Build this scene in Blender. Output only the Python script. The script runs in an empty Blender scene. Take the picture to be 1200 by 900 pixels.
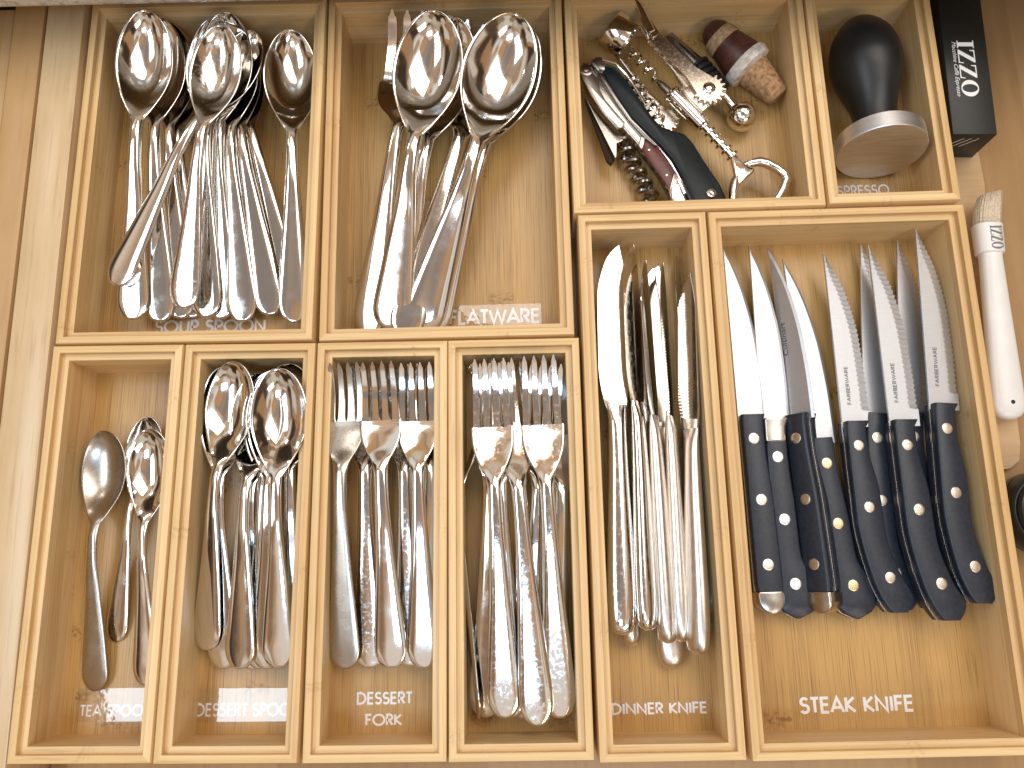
import bpy, bmesh, math, random
import numpy as np
from mathutils import Vector, Matrix

# ------------------------------------------------------------------ camera, world, lamps, exposure
sc = bpy.context.scene
COL = sc.collection
S = 0.001                                   # everything below is written in millimetres
R = [[0.9996801402, 0.0216295679, 0.0131064510],
     [-0.0182888988, 0.9762069857, -0.2160681311],
     [-0.0174680693, 0.2157593170, 0.9762903173]]
FPX = 973.175                               # focal length in photograph pixels (1200 wide)
CAMH = 462.0                                # camera height above the tray rims
cam_d = bpy.data.cameras.new('camera')
cam_d.sensor_fit = 'HORIZONTAL'
cam_d.sensor_width = 36.0
cam_d.lens = FPX / 1200 * 36.0
cam_d.clip_start = 0.01
cam_d.clip_end = 50
cam = bpy.data.objects.new('camera', cam_d)
COL.objects.link(cam)
m4 = Matrix(R).to_4x4()
m4.translation = Vector((0, 0, CAMH * S))
cam.matrix_world = m4
sc.camera = cam

w = bpy.data.worlds.new('World')
sc.world = w
w.use_nodes = True
# invented patches for the metal to reflect: ceiling tones overhead, cupboard tones lower
wt = w.node_tree
bg = wt.nodes['Background']
wc_ = wt.nodes.new('ShaderNodeTexCoord')
ws = wt.nodes.new('ShaderNodeSeparateXYZ')
wt.links.new(wc_.outputs['Generated'], ws.inputs[0])
wm = wt.nodes.new('ShaderNodeMapping')
wm.inputs['Scale'].default_value = (2.7, 2.7, 3.0)
wm.inputs['Rotation'].default_value = (0.2, 0.1, 0.5)
wt.links.new(wc_.outputs['Generated'], wm.inputs[0])
wv = wt.nodes.new('ShaderNodeTexVoronoi')
wv.feature = 'SMOOTH_F1'
wv.distance = 'CHEBYCHEV'
wv.inputs['Smoothness'].default_value = 0.35
wv.inputs['Scale'].default_value = 1.0
wv.inputs['Randomness'].default_value = 0.8
wt.links.new(wm.outputs[0], wv.inputs['Vector'])
wsep = wt.nodes.new('ShaderNodeSeparateColor')
wt.links.new(wv.outputs['Color'], wsep.inputs[0])


def wramp(fac, stops, interp='LINEAR'):
    n = wt.nodes.new('ShaderNodeValToRGB')
    n.color_ramp.interpolation = interp
    e = n.color_ramp.elements
    while len(e) < len(stops):
        e.new(0.5)
    for k, (p, c) in zip(e, stops):
        k.position = p
        k.color = (*c, 1)
    wt.links.new(fac, n.inputs[0])
    return n.outputs[0]


w_cup = wramp(wsep.outputs[0], [(0.0, (0.020, 0.014, 0.010)), (0.30, (0.09, 0.055, 0.034)), (0.52, (0.42, 0.23, 0.11)), (0.70, (0.17, 0.115, 0.08)), (0.86, (0.58, 0.50, 0.40))])
w_ceil = wramp(wsep.outputs[1], [(0.10, (0.10, 0.075, 0.06)), (0.30, (0.52, 0.28, 0.12)), (0.46, (0.24, 0.20, 0.175)), (0.60, (0.56, 0.36, 0.21)), (0.78, (0.70, 0.66, 0.61))])
w_mix = wt.nodes.new('ShaderNodeMix')
w_mix.data_type = 'RGBA'
wt.links.new(wramp(ws.outputs[2], [(0.62, (0, 0, 0)), (0.70, (1, 1, 1))]), w_mix.inputs[0])
wt.links.new(w_cup, w_mix.inputs[6])
wt.links.new(w_ceil, w_mix.inputs[7])
wt.links.new(w_mix.outputs[2], bg.inputs[0])
bg.inputs[1].default_value = 1.2


def area_lamp(name, loc, target, sx, sy, power, color):
    d = bpy.data.lights.new(name, 'AREA')
    d.shape = 'RECTANGLE'
    d.size = sx
    d.size_y = sy
    d.energy = power
    d.color = color
    o = bpy.data.objects.new(name, d)
    COL.objects.link(o)
    o.location = loc
    o.rotation_euler = (Vector(target) - Vector(loc)).to_track_quat('-Z', 'Y').to_euler()
    return o


area_lamp('ceiling_light', (0.55, 0.80, 1.90), (0.05, 0.1, 0), 1.9, 0.9, 22, (1.0, 0.965, 0.92))
area_lamp('window_light', (-0.75, -0.02, 1.45), (-0.05, 0.1, 0), 1.05, 0.46, 10, (0.74, 0.89, 1.0))
area_lamp('warm_fill_light', (0.85, -1.15, 1.25), (0, 0.1, 0), 0.7, 0.35, 6, (1.0, 0.86, 0.68))  # warm fill added from the front right, no known source
area_lamp('window_light', (0.02, -0.66, 1.50), (0, 0.1, 0), 0.46, 0.24, 5.5, (0.42, 0.68, 1.0))
area_lamp('under_cabinet_light', (0.47, 0.68, 0.85), (0.1, 0.2, 0), 0.08, 0.06, 0.35, (1.0, 0.9, 0.75))
area_lamp('under_cabinet_light', (-0.78, 0.80, 0.80), (-0.2, 0.2, 0), 0.16, 0.07, 0.6, (1.0, 0.95, 0.88))

sc.view_settings.view_transform = 'Standard'
sc.view_settings.look = 'None'
sc.view_settings.gamma = 1
sc.view_settings.exposure = 0.0
sc.render.engine = 'CYCLES'
cy = sc.cycles
cy.use_denoising = True
cy.max_bounces = 8
cy.glossy_bounces = 5
cy.diffuse_bounces = 3
cy.transparent_max_bounces = 8
cy.caustics_reflective = False
cy.caustics_refractive = False
cy.sample_clamp_indirect = 6

random.seed(7)
FLOOR = -36.7                               # inside floor of a tray
BASE = -42.0                                # drawer bottom


def at(px, py, z):
    """Point of the place on the level z (mm) that the photograph shows at pixel px, py."""
    x, y = (px - 600) / FPX, -(py - 450) / FPX
    d = [R[i][0] * x + R[i][1] * y - R[i][2] for i in range(3)]
    t = (z - CAMH) / d[2]
    return Vector((d[0] * t, d[1] * t, z))


# ------------------------------------------------------------------ materials
def nt(name):
    m = bpy.data.materials.new(name)
    m.use_nodes = True
    t = m.node_tree
    b = t.nodes['Principled BSDF']
    return m, t, b


def lk(t, a, b):
    t.links.new(a, b)


def math_node(t, op, a, b=None):
    n = t.nodes.new('ShaderNodeMath')
    n.operation = op
    for i, v in enumerate((a, b)):
        if v is None:
            continue
        if hasattr(v, 'is_output'):
            lk(t, v, n.inputs[i])
        else:
            n.inputs[i].default_value = v
    return n.outputs[0]


def mixcol(t, fac, a, b, mode='MIX'):
    n = t.nodes.new('ShaderNodeMix')
    n.data_type = 'RGBA'
    n.blend_type = mode
    for i, v in ((0, fac), (6, a), (7, b)):
        if hasattr(v, 'is_output'):
            lk(t, v, n.inputs[i])
        else:
            n.inputs[i].default_value = v
    return n.outputs[2]


def ramp(t, fac, stops):
    n = t.nodes.new('ShaderNodeValToRGB')
    e = n.color_ramp.elements
    while len(e) < len(stops):
        e.new(0.5)
    for k, (p, c) in zip(e, stops):
        k.position = p
        k.color = c if len(c) == 4 else (*c, 1)
    lk(t, fac, n.inputs[0])
    return n.outputs[0]


def wood(name, light, dark, strip=7.0, fine=0.5, knuckle=0.5, rough=0.42, fibre=900, blotch=0.25):
    """Laminated wood: grain along local X, glued strips across it, fibres, growth nodes."""
    m, t, b = nt(name)
    tc = t.nodes.new('ShaderNodeTexCoord')
    oi = t.nodes.new('ShaderNodeObjectInfo')
    sep = t.nodes.new('ShaderNodeSeparateXYZ')
    lk(t, tc.outputs['Object'], sep.inputs[0])
    rnd = math_node(t, 'MULTIPLY', oi.outputs['Random'], 37.0)
    x = math_node(t, 'ADD', sep.outputs[0], rnd)
    cr = math_node(t, 'ADD', sep.outputs[1], math_node(t, 'MULTIPLY', sep.outputs[2], 0.83))
    cr = math_node(t, 'ADD', cr, rnd)
    sid = math_node(t, 'FLOOR', math_node(t, 'DIVIDE', cr, strip * S))
    wn = t.nodes.new('ShaderNodeTexWhiteNoise')
    wn.noise_dimensions = '1D'
    lk(t, sid, wn.inputs['W'])

    def noise(sx, sy, detail, seed=0.0):
        c = t.nodes.new('ShaderNodeCombineXYZ')
        lk(t, math_node(t, 'MULTIPLY', x, sx), c.inputs[0])
        lk(t, math_node(t, 'MULTIPLY', cr, sy), c.inputs[1])
        c.inputs[2].default_value = seed
        n = t.nodes.new('ShaderNodeTexNoise')
        n.inputs['Scale'].default_value = 1
        n.inputs['Detail'].default_value = detail
        lk(t, c.outputs[0], n.inputs['Vector'])
        return n.outputs['Fac']
    fib = noise(9, fibre, 3)
    fib2 = noise(22, fibre * 1.9, 2, 5)
    big = noise(14, 40, 3, 9)
    tone = math_node(t, 'ADD', math_node(t, 'MULTIPLY', wn.outputs['Value'], 0.35),
                     math_node(t, 'MULTIPLY', fib, 0.55 * fine + 0.2))
    tone = math_node(t, 'ADD', tone, math_node(t, 'MULTIPLY', math_node(t, 'SUBTRACT', big, 0.5), blotch))
    col = ramp(t, tone, [(0.15, dark), (0.62, light)])
    # darker pores
    pore = ramp(t, fib2, [(0.30, (1, 1, 1)), (0.44, (0, 0, 0))])
    col = mixcol(t, math_node(t, 'MULTIPLY', pore, 0.55 * fine), col, (dark[0] * .55, dark[1] * .45, dark[2] * .38, 1))
    # growth nodes: a short mottled band across single strips
    ph = math_node(t, 'ADD', math_node(t, 'DIVIDE', x, 0.21), math_node(t, 'MULTIPLY', wn.outputs['Value'], 7.3))
    fr = math_node(t, 'FRACT', ph)
    band = ramp(t, fr, [(0.0, (0, 0, 0)), (0.47, (0, 0, 0)), (0.5, (1, 1, 1)), (0.53, (0, 0, 0))])
    mott = noise(420, 300, 2, 3)
    mott = ramp(t, mott, [(0.45, (0, 0, 0)), (0.62, (1, 1, 1))])
    kf = math_node(t, 'MULTIPLY', math_node(t, 'MULTIPLY', band, mott), knuckle)
    col = mixcol(t, kf, col, (dark[0] * .6, dark[1] * .48, dark[2] * .4, 1))
    lk(t, col, b.inputs['Base Color'])
    rr = math_node(t, 'ADD', rough - 0.08, math_node(t, 'MULTIPLY', big, 0.16))
    lk(t, rr, b.inputs['Roughness'])
    b.inputs['Specular IOR Level'].default_value = 0.42
    bump = t.nodes.new('ShaderNodeBump')
    bump.inputs['Strength'].default_value = 0.12
    bump.inputs['Distance'].default_value = 0.0004
    lk(t, fib2, bump.inputs['Height'])
    lk(t, bump.outputs[0], b.inputs['Normal'])
    return m


def metal(name, col=(0.80, 0.78, 0.75), rough=0.06, smudge=0.14, scratch=0.0, scale=60, warp=0.0):
    m, t, b = nt(name)
    b.inputs['Metallic'].default_value = 1
    b.inputs['Base Color'].default_value = (*col, 1)
    tc = t.nodes.new('ShaderNodeTexCoord')
    oi = t.nodes.new('ShaderNodeObjectInfo')
    vm = t.nodes.new('ShaderNodeVectorMath')
    vm.operation = 'ADD'
    lk(t, tc.outputs['Object'], vm.inputs[0])
    lk(t, oi.outputs['Random'], vm.inputs[1])
    n = t.nodes.new('ShaderNodeTexNoise')
    n.inputs['Scale'].default_value = scale
    n.inputs['Detail'].default_value = 6
    n.inputs['Roughness'].default_value = 0.7
    lk(t, vm.outputs[0], n.inputs['Vector'])
    f = ramp(t, n.outputs['Fac'], [(0.48, (0, 0, 0)), (0.72, (1, 1, 1))])
    lk(t, math_node(t, 'ADD', rough, math_node(t, 'MULTIPLY', f, smudge)), b.inputs['Roughness'])
    n3 = t.nodes.new('ShaderNodeTexNoise')
    n3.inputs['Scale'].default_value = 55
    n3.inputs['Detail'].default_value = 1
    lk(t, vm.outputs[0], n3.inputs['Vector'])
    n2 = t.nodes.new('ShaderNodeTexNoise')
    n2.inputs['Scale'].default_value = 1400
    n2.inputs['Detail'].default_value = 2
    lk(t, vm.outputs[0], n2.inputs['Vector'])
    h = math_node(t, 'ADD', math_node(t, 'MULTIPLY', n2.outputs['Fac'], scratch), math_node(t, 'MULTIPLY', n3.outputs['Fac'], warp))
    bu = t.nodes.new('ShaderNodeBump')
    bu.inputs['Strength'].default_value = 0.35
    bu.inputs['Distance'].default_value = 0.0004
    lk(t, h, bu.inputs['Height'])
    lk(t, bu.outputs[0], b.inputs['Normal'])
    return m


def brushed(name, col=(0.78, 0.79, 0.80), rough=0.28, across=True):
    m, t, b = nt(name)
    b.inputs['Metallic'].default_value = 1
    tc = t.nodes.new('ShaderNodeTexCoord')
    mp = t.nodes.new('ShaderNodeMapping')
    mp.inputs['Scale'].default_value = (60, 3200, 60) if across else (3200, 40, 60)
    lk(t, tc.outputs['Object'], mp.inputs[0])
    n = t.nodes.new('ShaderNodeTexNoise')
    n.inputs['Scale'].default_value = 1
    n.inputs['Detail'].default_value = 3
    lk(t, mp.outputs[0], n.inputs['Vector'])
    c = ramp(t, n.outputs['Fac'], [(0.25, tuple(v * .80 for v in col)), (0.75, col)])
    lk(t, c, b.inputs['Base Color'])
    lk(t, math_node(t, 'ADD', rough - .08, math_node(t, 'MULTIPLY', n.outputs['Fac'], .16)), b.inputs['Roughness'])
    bu = t.nodes.new('ShaderNodeBump')
    bu.inputs['Strength'].default_value = 0.12
    bu.inputs['Distance'].default_value = 0.0002
    lk(t, n.outputs['Fac'], bu.inputs['Height'])
    lk(t, bu.outputs[0], b.inputs['Normal'])
    return m


def plain(name, col, rough=0.5, spec=0.5, noise=0.0, scale=300, bump=0.0, metallic=0, coat=0.0):
    m, t, b = nt(name)
    b.inputs['Roughness'].default_value = rough
    b.inputs['Specular IOR Level'].default_value = spec
    b.inputs['Metallic'].default_value = metallic
    b.inputs['Coat Weight'].default_value = coat
    tc = t.nodes.new('ShaderNodeTexCoord')
    n = t.nodes.new('ShaderNodeTexNoise')
    n.inputs['Scale'].default_value = scale
    n.inputs['Detail'].default_value = 4
    lk(t, tc.outputs['Object'], n.inputs['Vector'])
    c = ramp(t, n.outputs['Fac'], [(0.3, tuple(v * (1 - noise) for v in col)), (0.7, tuple(min(1, v * (1 + noise)) for v in col))])
    lk(t, c, b.inputs['Base Color'])
    if bump:
        bu = t.nodes.new('ShaderNodeBump')
        bu.inputs['Strength'].default_value = bump
        bu.inputs['Distance'].default_value = 0.0006
        lk(t, n.outputs['Fac'], bu.inputs['Height'])
        lk(t, bu.outputs[0], b.inputs['Normal'])
    return m


M = {}
M['rim'] = wood('bamboo_rim', (0.79, 0.56, 0.285), (0.60, 0.37, 0.15), strip=9, fine=0.55, knuckle=0.35, rough=0.40, fibre=500)
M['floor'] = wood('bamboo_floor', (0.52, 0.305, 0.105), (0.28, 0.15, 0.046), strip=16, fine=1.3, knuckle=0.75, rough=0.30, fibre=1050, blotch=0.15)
M['maple'] = wood('maple_side', (0.62, 0.45, 0.26), (0.49, 0.33, 0.175), strip=60, fine=0.5, knuckle=0, rough=0.26, fibre=240, blotch=0.55)
M['orange'] = wood('honey_maple', (0.60, 0.40, 0.20), (0.46, 0.275, 0.12), strip=80, fine=0.25, knuckle=0, rough=0.38, fibre=120, blotch=0.5)
M['base'] = wood('drawer_bottom_veneer', (0.47, 0.295, 0.14), (0.35, 0.205, 0.09), strip=120, fine=0.3, knuckle=0, rough=0.38, fibre=160, blotch=0.4)
M['paddle'] = wood('pale_beech', (0.60, 0.41, 0.23), (0.48, 0.31, 0.16), strip=70, fine=0.3, knuckle=0, rough=0.5, fibre=200)
M['steel'] = metal('polished_steel', rough=0.065, smudge=0.10, scratch=0.012, warp=0.35)
M['knifehandle'] = metal('brushed_knife_handle', col=(0.74, 0.68, 0.62), rough=0.28, smudge=0.16, scratch=0.04, scale=300, warp=0.3)
M['worn'] = metal('worn_polished_steel', col=(0.80, 0.775, 0.74), rough=0.08, smudge=0.22, scratch=0.03, scale=420, warp=0.3)
M['satin'] = metal('satin_steel', col=(0.50, 0.46, 0.41), rough=0.24, smudge=0.12, scratch=0.02)
M['chrome'] = metal('chrome', col=(0.83, 0.80, 0.76), rough=0.05, smudge=0.2, scratch=0.12, scale=160)
M['pitted'] = metal('pitted_nickel', col=(0.72, 0.62, 0.52), rough=0.24, smudge=0.2, scratch=0.14, scale=500)
M['darksteel'] = metal('dark_steel', col=(0.30, 0.275, 0.25), rough=0.22, smudge=0.2, scratch=0.2)
M['brush'] = brushed('brushed_blade', (0.68, 0.695, 0.72), 0.48)
M['tamper'] = brushed('brushed_disc', col=(0.80, 0.82, 0.85), rough=0.40)
M['grip'] = plain('black_grip', (0.017, 0.022, 0.034), 0.38, 0.5, 0.25, 500, 0.06)
M['rubber'] = plain('black_rubber', (0.012, 0.012, 0.013), 0.5, 0.4, 0.2, 400)
M['tealblack'] = plain('matte_black_body', (0.007, 0.011, 0.013), 0.38, 0.28, 0.2, 300, 0.03)
M['blackhandle'] = plain('satin_black_wood', (0.007, 0.008, 0.009), 0.42, 0.5, 0.1, 100)
M['redwood'] = wood('red_wood', (0.17, 0.028, 0.018), (0.07, 0.012, 0.01), strip=20, fine=0.5, knuckle=0, rough=0.28, fibre=500)
M['redglaze'] = plain('dark_red_glaze', (0.075, 0.024, 0.016), 0.42, 0.5, 0.35, 150)
M['cork'] = plain('cork', (0.40, 0.23, 0.115), 0.85, 0.2, 0.45, 420, 0.9)
M['waxwhite'] = plain('white_ring', (0.60, 0.54, 0.47), 0.6, 0.3, 0.35, 250, 0.4)
M['tan'] = plain('tan_band', (0.40, 0.26, 0.14), 0.7, 0.3, 0.35, 400, 0.4)
M['card'] = plain('black_card', (0.014, 0.014, 0.012), 0.42, 0.4, 0.2, 600, 0.05)
M['white'] = plain('white_plastic', (0.74, 0.71, 0.67), 0.3, 0.5, 0.03, 100)
M['bristle'] = plain('cream_bristles', (0.62, 0.51, 0.38), 0.6, 0.3, 0.25, 900, 0.3)
M['ink_white'] = plain('white_ink', (0.82, 0.80, 0.78), 0.5, 0.3)
M['ink_grey'] = plain('grey_ink', (0.16, 0.16, 0.17), 0.6, 0.3)
M['ink_black'] = plain('black_ink', (0.02, 0.02, 0.02), 0.6, 0.3)
M['rivet'] = metal('rivet', col=(0.80, 0.70, 0.60), rough=0.30, smudge=0.25, scratch=0.7, scale=500)
M['rivet_silver'] = metal('rivet_silver', col=(0.80, 0.82, 0.84), rough=0.30, smudge=0.25, scratch=0.7, scale=500)
M['brass'] = metal('rivet_brass', col=(0.80, 0.66, 0.38), rough=0.30, smudge=0.2, scratch=0.5, scale=500)
M['dark'] = plain('gap_shade_and_cutter', (0.03, 0.018, 0.010), 0.8, 0.2)  # near-black brown: shade of the gap put into the colour; also the cutter side
M['jar'] = plain('black_glaze', (0.012, 0.014, 0.014), 0.25, 0.5, 0.2, 100)


def granite():
    m, t, b = nt('speckled_granite')
    tc = t.nodes.new('ShaderNodeTexCoord')
    n = t.nodes.new('ShaderNodeTexNoise')
    n.inputs['Scale'].default_value = 190
    n.inputs['Detail'].default_value = 5
    n.inputs['Roughness'].default_value = 0.65
    lk(t, tc.outputs['Object'], n.inputs['Vector'])
    c = ramp(t, n.outputs['Fac'], [(0.30, (0.16, 0.13, 0.10)), (0.42, (0.50, 0.45, 0.37)), (0.55, (0.66, 0.62, 0.54)), (0.72, (0.40, 0.37, 0.31))])
    v = t.nodes.new('ShaderNodeTexVoronoi')
    v.inputs['Scale'].default_value = 420
    lk(t, tc.outputs['Object'], v.inputs['Vector'])
    f = ramp(t, v.outputs['Distance'], [(0.10, (1, 1, 1)), (0.22, (0, 0, 0))])
    lk(t, mixcol(t, math_node(t, 'MULTIPLY', f, 0.6), c, (0.09, 0.07, 0.05, 1)), b.inputs['Base Color'])
    b.inputs['Roughness'].default_value = 0.2
    return m


def tape(name, refl):
    m, t, b = nt(name)
    t.nodes.remove(b)
    out = t.nodes['Material Output']
    tr = t.nodes.new('ShaderNodeBsdfTransparent')
    tr.inputs[0].default_value = (1, 1, 1, 1)
    gl = t.nodes.new('ShaderNodeBsdfGlossy')
    gl.inputs['Roughness'].default_value = 0.04
    tc = t.nodes.new('ShaderNodeTexCoord')
    n = t.nodes.new('ShaderNodeTexNoise')
    n.inputs['Scale'].default_value = 140
    n.inputs['Detail'].default_value = 2
    lk(t, tc.outputs['Object'], n.inputs['Vector'])
    bu = t.nodes.new('ShaderNodeBump')
    bu.inputs['Strength'].default_value = 0.10
    bu.inputs['Distance'].default_value = 0.0006
    lk(t, n.outputs['Fac'], bu.inputs['Height'])
    lk(t, bu.outputs[0], gl.inputs['Normal'])
    mx = t.nodes.new('ShaderNodeMixShader')
    mx.inputs[0].default_value = refl
    lk(t, tr.outputs[0], mx.inputs[1])
    lk(t, gl.outputs[0], mx.inputs[2])
    lk(t, mx.outputs[0], out.inputs['Surface'])
    return m


M['granite'] = granite()
M['tape'] = tape('clear_label_tape', 0.025)
M['shiny_tape'] = tape('shiny_label_tape', 0.12)
M['milky_tape'] = tape('milky_label_tape', 0.085)


# ------------------------------------------------------------------ mesh helpers
def thing(name, label, cat, loc=(0, 0, 0), group=None):
    o = bpy.data.objects.new(name, None)
    o.empty_display_size = 0.01
    COL.objects.link(o)
    o.location = Vector(loc) * S
    tag(o, label, cat, group)
    return o


def tag(o, label=None, cat=None, group=None, kind=None):
    if label:
        o['label'] = label
    if cat:
        o['category'] = cat
    if group:
        o['group'] = group
    if kind:
        o['kind'] = kind


def link(name, me, mat=None, parent=None, loc=(0, 0, 0), rot=(0, 0, 0)):
    if mat is not None and not me.materials:
        me.materials.append(mat)
    o = bpy.data.objects.new(name, me)
    COL.objects.link(o)
    o.parent = parent
    o.location = Vector(loc) * S
    o.rotation_euler = rot
    return o


def mesh(verts, faces, smooth=False, name='mesh', fix=True):
    me = bpy.data.meshes.new(name)
    me.from_pydata([Vector(v) * S for v in verts], [], faces)
    if fix:
        bm = bmesh.new()
        bm.from_mesh(me)
        bmesh.ops.recalc_face_normals(bm, faces=bm.faces)
        bm.to_mesh(me)
        bm.free()
    if smooth:
        me.shade_smooth()
    me.update()
    return me


def join(parts):
    V, F = [], []
    for v, f in parts:
        n = len(V)
        V += [tuple(p) for p in v]
        F += [tuple(i + n for i in q) for q in f]
    return V, F


def loft(rings, cap0=True, cap1=True, closed=True):
    n = len(rings[0])
    V = [tuple(p) for r in rings for p in r]
    F = []
    for i in range(len(rings) - 1):
        for j in range(n if closed else n - 1):
            k = (j + 1) % n
            F.append((i * n + j, i * n + k, (i + 1) * n + k, (i + 1) * n + j))
    if cap0:
        F.append(tuple(range(n))[::-1])
    if cap1:
        F.append(tuple((len(rings) - 1) * n + j for j in range(n)))
    return V, F


def box(x0, x1, y0, y1, z0, z1):
    V = [(x, y, z) for z in (z0, z1) for x, y in ((x0, y0), (x1, y0), (x1, y1), (x0, y1))]
    F = [(3, 2, 1, 0), (4, 5, 6, 7), (0, 1, 5, 4), (1, 2, 6, 5), (2, 3, 7, 6), (3, 0, 4, 7)]
    return V, F


def bevelled(v, f, width, seg=2, smooth=True, angle=35):
    me = bpy.data.meshes.new('mesh')
    me.from_pydata([Vector(p) * S for p in v], [], f)
    bm = bmesh.new()
    bm.from_mesh(me)
    bmesh.ops.recalc_face_normals(bm, faces=bm.faces)
    ed = [e for e in bm.edges if len(e.link_faces) == 2 and e.calc_face_angle() > math.radians(angle)]
    bmesh.ops.bevel(bm, geom=ed, offset=width * S, segments=seg, profile=0.5, affect='EDGES', clamp_overlap=True)
    bm.to_mesh(me)
    bm.free()
    if smooth:
        me.shade_smooth()
        me.set_sharp_from_angle(angle=math.radians(40))
    return me


def prism(poly, z0, z1):
    n = len(poly)
    V = [(p[0], p[1], z0) for p in poly] + [(p[0], p[1], z1) for p in poly]
    F = [tuple(range(n))[::-1], tuple(range(n, 2 * n))] + [(i, (i + 1) % n, (i + 1) % n + n, i + n) for i in range(n)]
    return V, F


def frame_from(d):
    d = Vector(d).normalized()
    a = Vector((0, 0, 1)) if abs(d.z) < 0.9 else Vector((1, 0, 0))
    u = d.cross(a).normalized()
    return d, u, u.cross(d).normalized()


def tube(path, rad, n=10, caps=True):
    P = [Vector(p) for p in path]
    rad = rad if hasattr(rad, '__len__') else [rad] * len(P)
    rings = []
    u = None
    for i, p in enumerate(P):
        d = (P[min(i + 1, len(P) - 1)] - P[max(i - 1, 0)]).normalized()
        if u is None:
            _, u, _ = frame_from(d)
        u = (u - d * u.dot(d)).normalized()
        v = d.cross(u)
        rings.append([p + (u * math.cos(a) + v * math.sin(a)) * rad[i] for a in [2 * math.pi * k / n for k in range(n)]])
    return loft(rings, caps, caps)


def lathe(a, b, prof, n=28):
    """prof: (fraction along a-b, radius)."""
    a, b = Vector(a), Vector(b)
    d, u, v = frame_from(b - a)
    rings = [[a + (b - a) * s + (u * math.cos(t) + v * math.sin(t)) * max(r, 0.02) for t in [2 * math.pi * k / n for k in range(n)]] for s, r in prof]
    return loft(rings)


def helix(a, b, r, turns, wire, n=7, per=14, taper=True):
    a, b = Vector(a), Vector(b)
    d, u, v = frame_from(b - a)
    N = int(turns * per)
    P, W = [], []
    for i in range(N + 1):
        s = i / N
        t = 2 * math.pi * turns * s
        rr = r * (min(1, s * 8) if taper else 1)
        P.append(a + (b - a) * s + (u * math.cos(t) + v * math.sin(t)) * rr)
        W.append(wire * (min(1, 0.35 + s * 4) if taper else 1))
    return tube(P, W, n)


def rel(o, vf):
    """Vertices given in place coordinates, made relative to a thing's base point."""
    loc = o.location / S
    return [tuple(Vector(p) - loc) for p in vf[0]], vf[1]


def auto(me, ang=35):
    me.shade_smooth()
    me.set_sharp_from_angle(angle=math.radians(ang))
    return me


def pchip(xs, ys):
    xs, ys = np.array(xs, float), np.array(ys, float)
    h = np.diff(xs)
    dl = np.diff(ys) / h
    d = np.zeros(len(xs))
    for i in range(1, len(xs) - 1):
        if dl[i - 1] * dl[i] > 0:
            w1, w2 = 2 * h[i] + h[i - 1], h[i] + 2 * h[i - 1]
            d[i] = (w1 + w2) / (w1 / dl[i - 1] + w2 / dl[i])
    d[0], d[-1] = dl[0], dl[-1]

    def f(x):
        i = int(np.clip(np.searchsorted(xs, x) - 1, 0, len(h) - 1))
        t = (x - xs[i]) / h[i]
        return float((1 + 2 * t) * (1 - t) ** 2 * ys[i] + t * (1 - t) ** 2 * h[i] * d[i] + t * t * (3 - 2 * t) * ys[i + 1] + t * t * (t - 1) * h[i] * d[i + 1])
    return f


def sm(a, b, x):
    t = min(1, max(0, (x - a) / (b - a)))
    return t * t * (3 - 2 * t)


# ------------------------------------------------------------------ lettering
def arc(cx, cy, rx, ry, a0, a1, n=14):
    return [(cx + rx * math.cos(math.radians(a0 + (a1 - a0) * i / n)), cy + ry * math.sin(math.radians(a0 + (a1 - a0) * i / n))) for i in range(n + 1)]


GL = {  # strokes of a geometric sans on a cap height of 1: (advance, [polylines])
    'A': (.78, [[(.02, 0), (.39, 1), (.76, 0)], [(.16, .32), (.62, .32)]]),
    'B': (.58, [[(.08, 0), (.08, 1), (.30, 1)] + arc(.30, .765, .22, .235, 90, -90) + [(.08, .53)], [(.30, .53)] + arc(.30, .265, .25, .265, 90, -90) + [(.08, 0)]]),
    'D': (.80, [[(.08, 0), (.08, 1), (.26, 1)] + arc(.26, .5, .46, .5, 90, -90, 20) + [(.08, 0)]]),
    'E': (.56, [[(.50, 1), (.08, 1), (.08, 0), (.50, 0)], [(.08, .53), (.47, .53)]]),
    'F': (.52, [[(.48, 1), (.08, 1), (.08, 0)], [(.08, .53), (.44, .53)]]),
    'G': (.96, [arc(.5, .5, .44, .5, 42, 335, 24) + [(.92, .46), (.56, .46)]]),
    'I': (.20, [[(.10, 0), (.10, 1)]]),
    'K': (.64, [[(.08, 0), (.08, 1)], [(.56, 1), (.10, .50), (.60, 0)]]),
    'L': (.48, [[(.08, 1), (.08, 0), (.45, 0)]]),
    'N': (.80, [[(.08, 0), (.08, 1), (.70, 0), (.70, 1)]]),
    'O': (1.02, [arc(.51, .5, .45, .5, 0, 360, 32)]),
    'P': (.58, [[(.08, 0), (.08, 1), (.28, 1)] + arc(.28, .73, .24, .27, 90, -90) + [(.08, .46)]]),
    'R': (.60, [[(.08, 0), (.08, 1), (.28, 1)] + arc(.28, .74, .23, .26, 90, -90) + [(.08, .48)], [(.26, .48), (.54, 0)]]),
    'S': (.58, [arc(.29, .755, .20, .245, 30, 262, 14) + arc(.29, .265, .23, .265, 82, -150, 14)]),
    'T': (.52, [[(.26, 0), (.26, 1)], [(.02, 1), (.50, 1)]]),
    'U': (.72, [[(.08, 1), (.08, .32)] + arc(.36, .32, .28, .32, 180, 360, 14) + [(.64, 1)]]),
    'V': (.74, [[(.02, 1), (.37, 0), (.72, 1)]]),
    'W': (1.06, [[(.02, 1), (.28, 0), (.53, .95), (.78, 0), (1.04, 1)]]),
    ' ': (.34, []),
}


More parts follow.
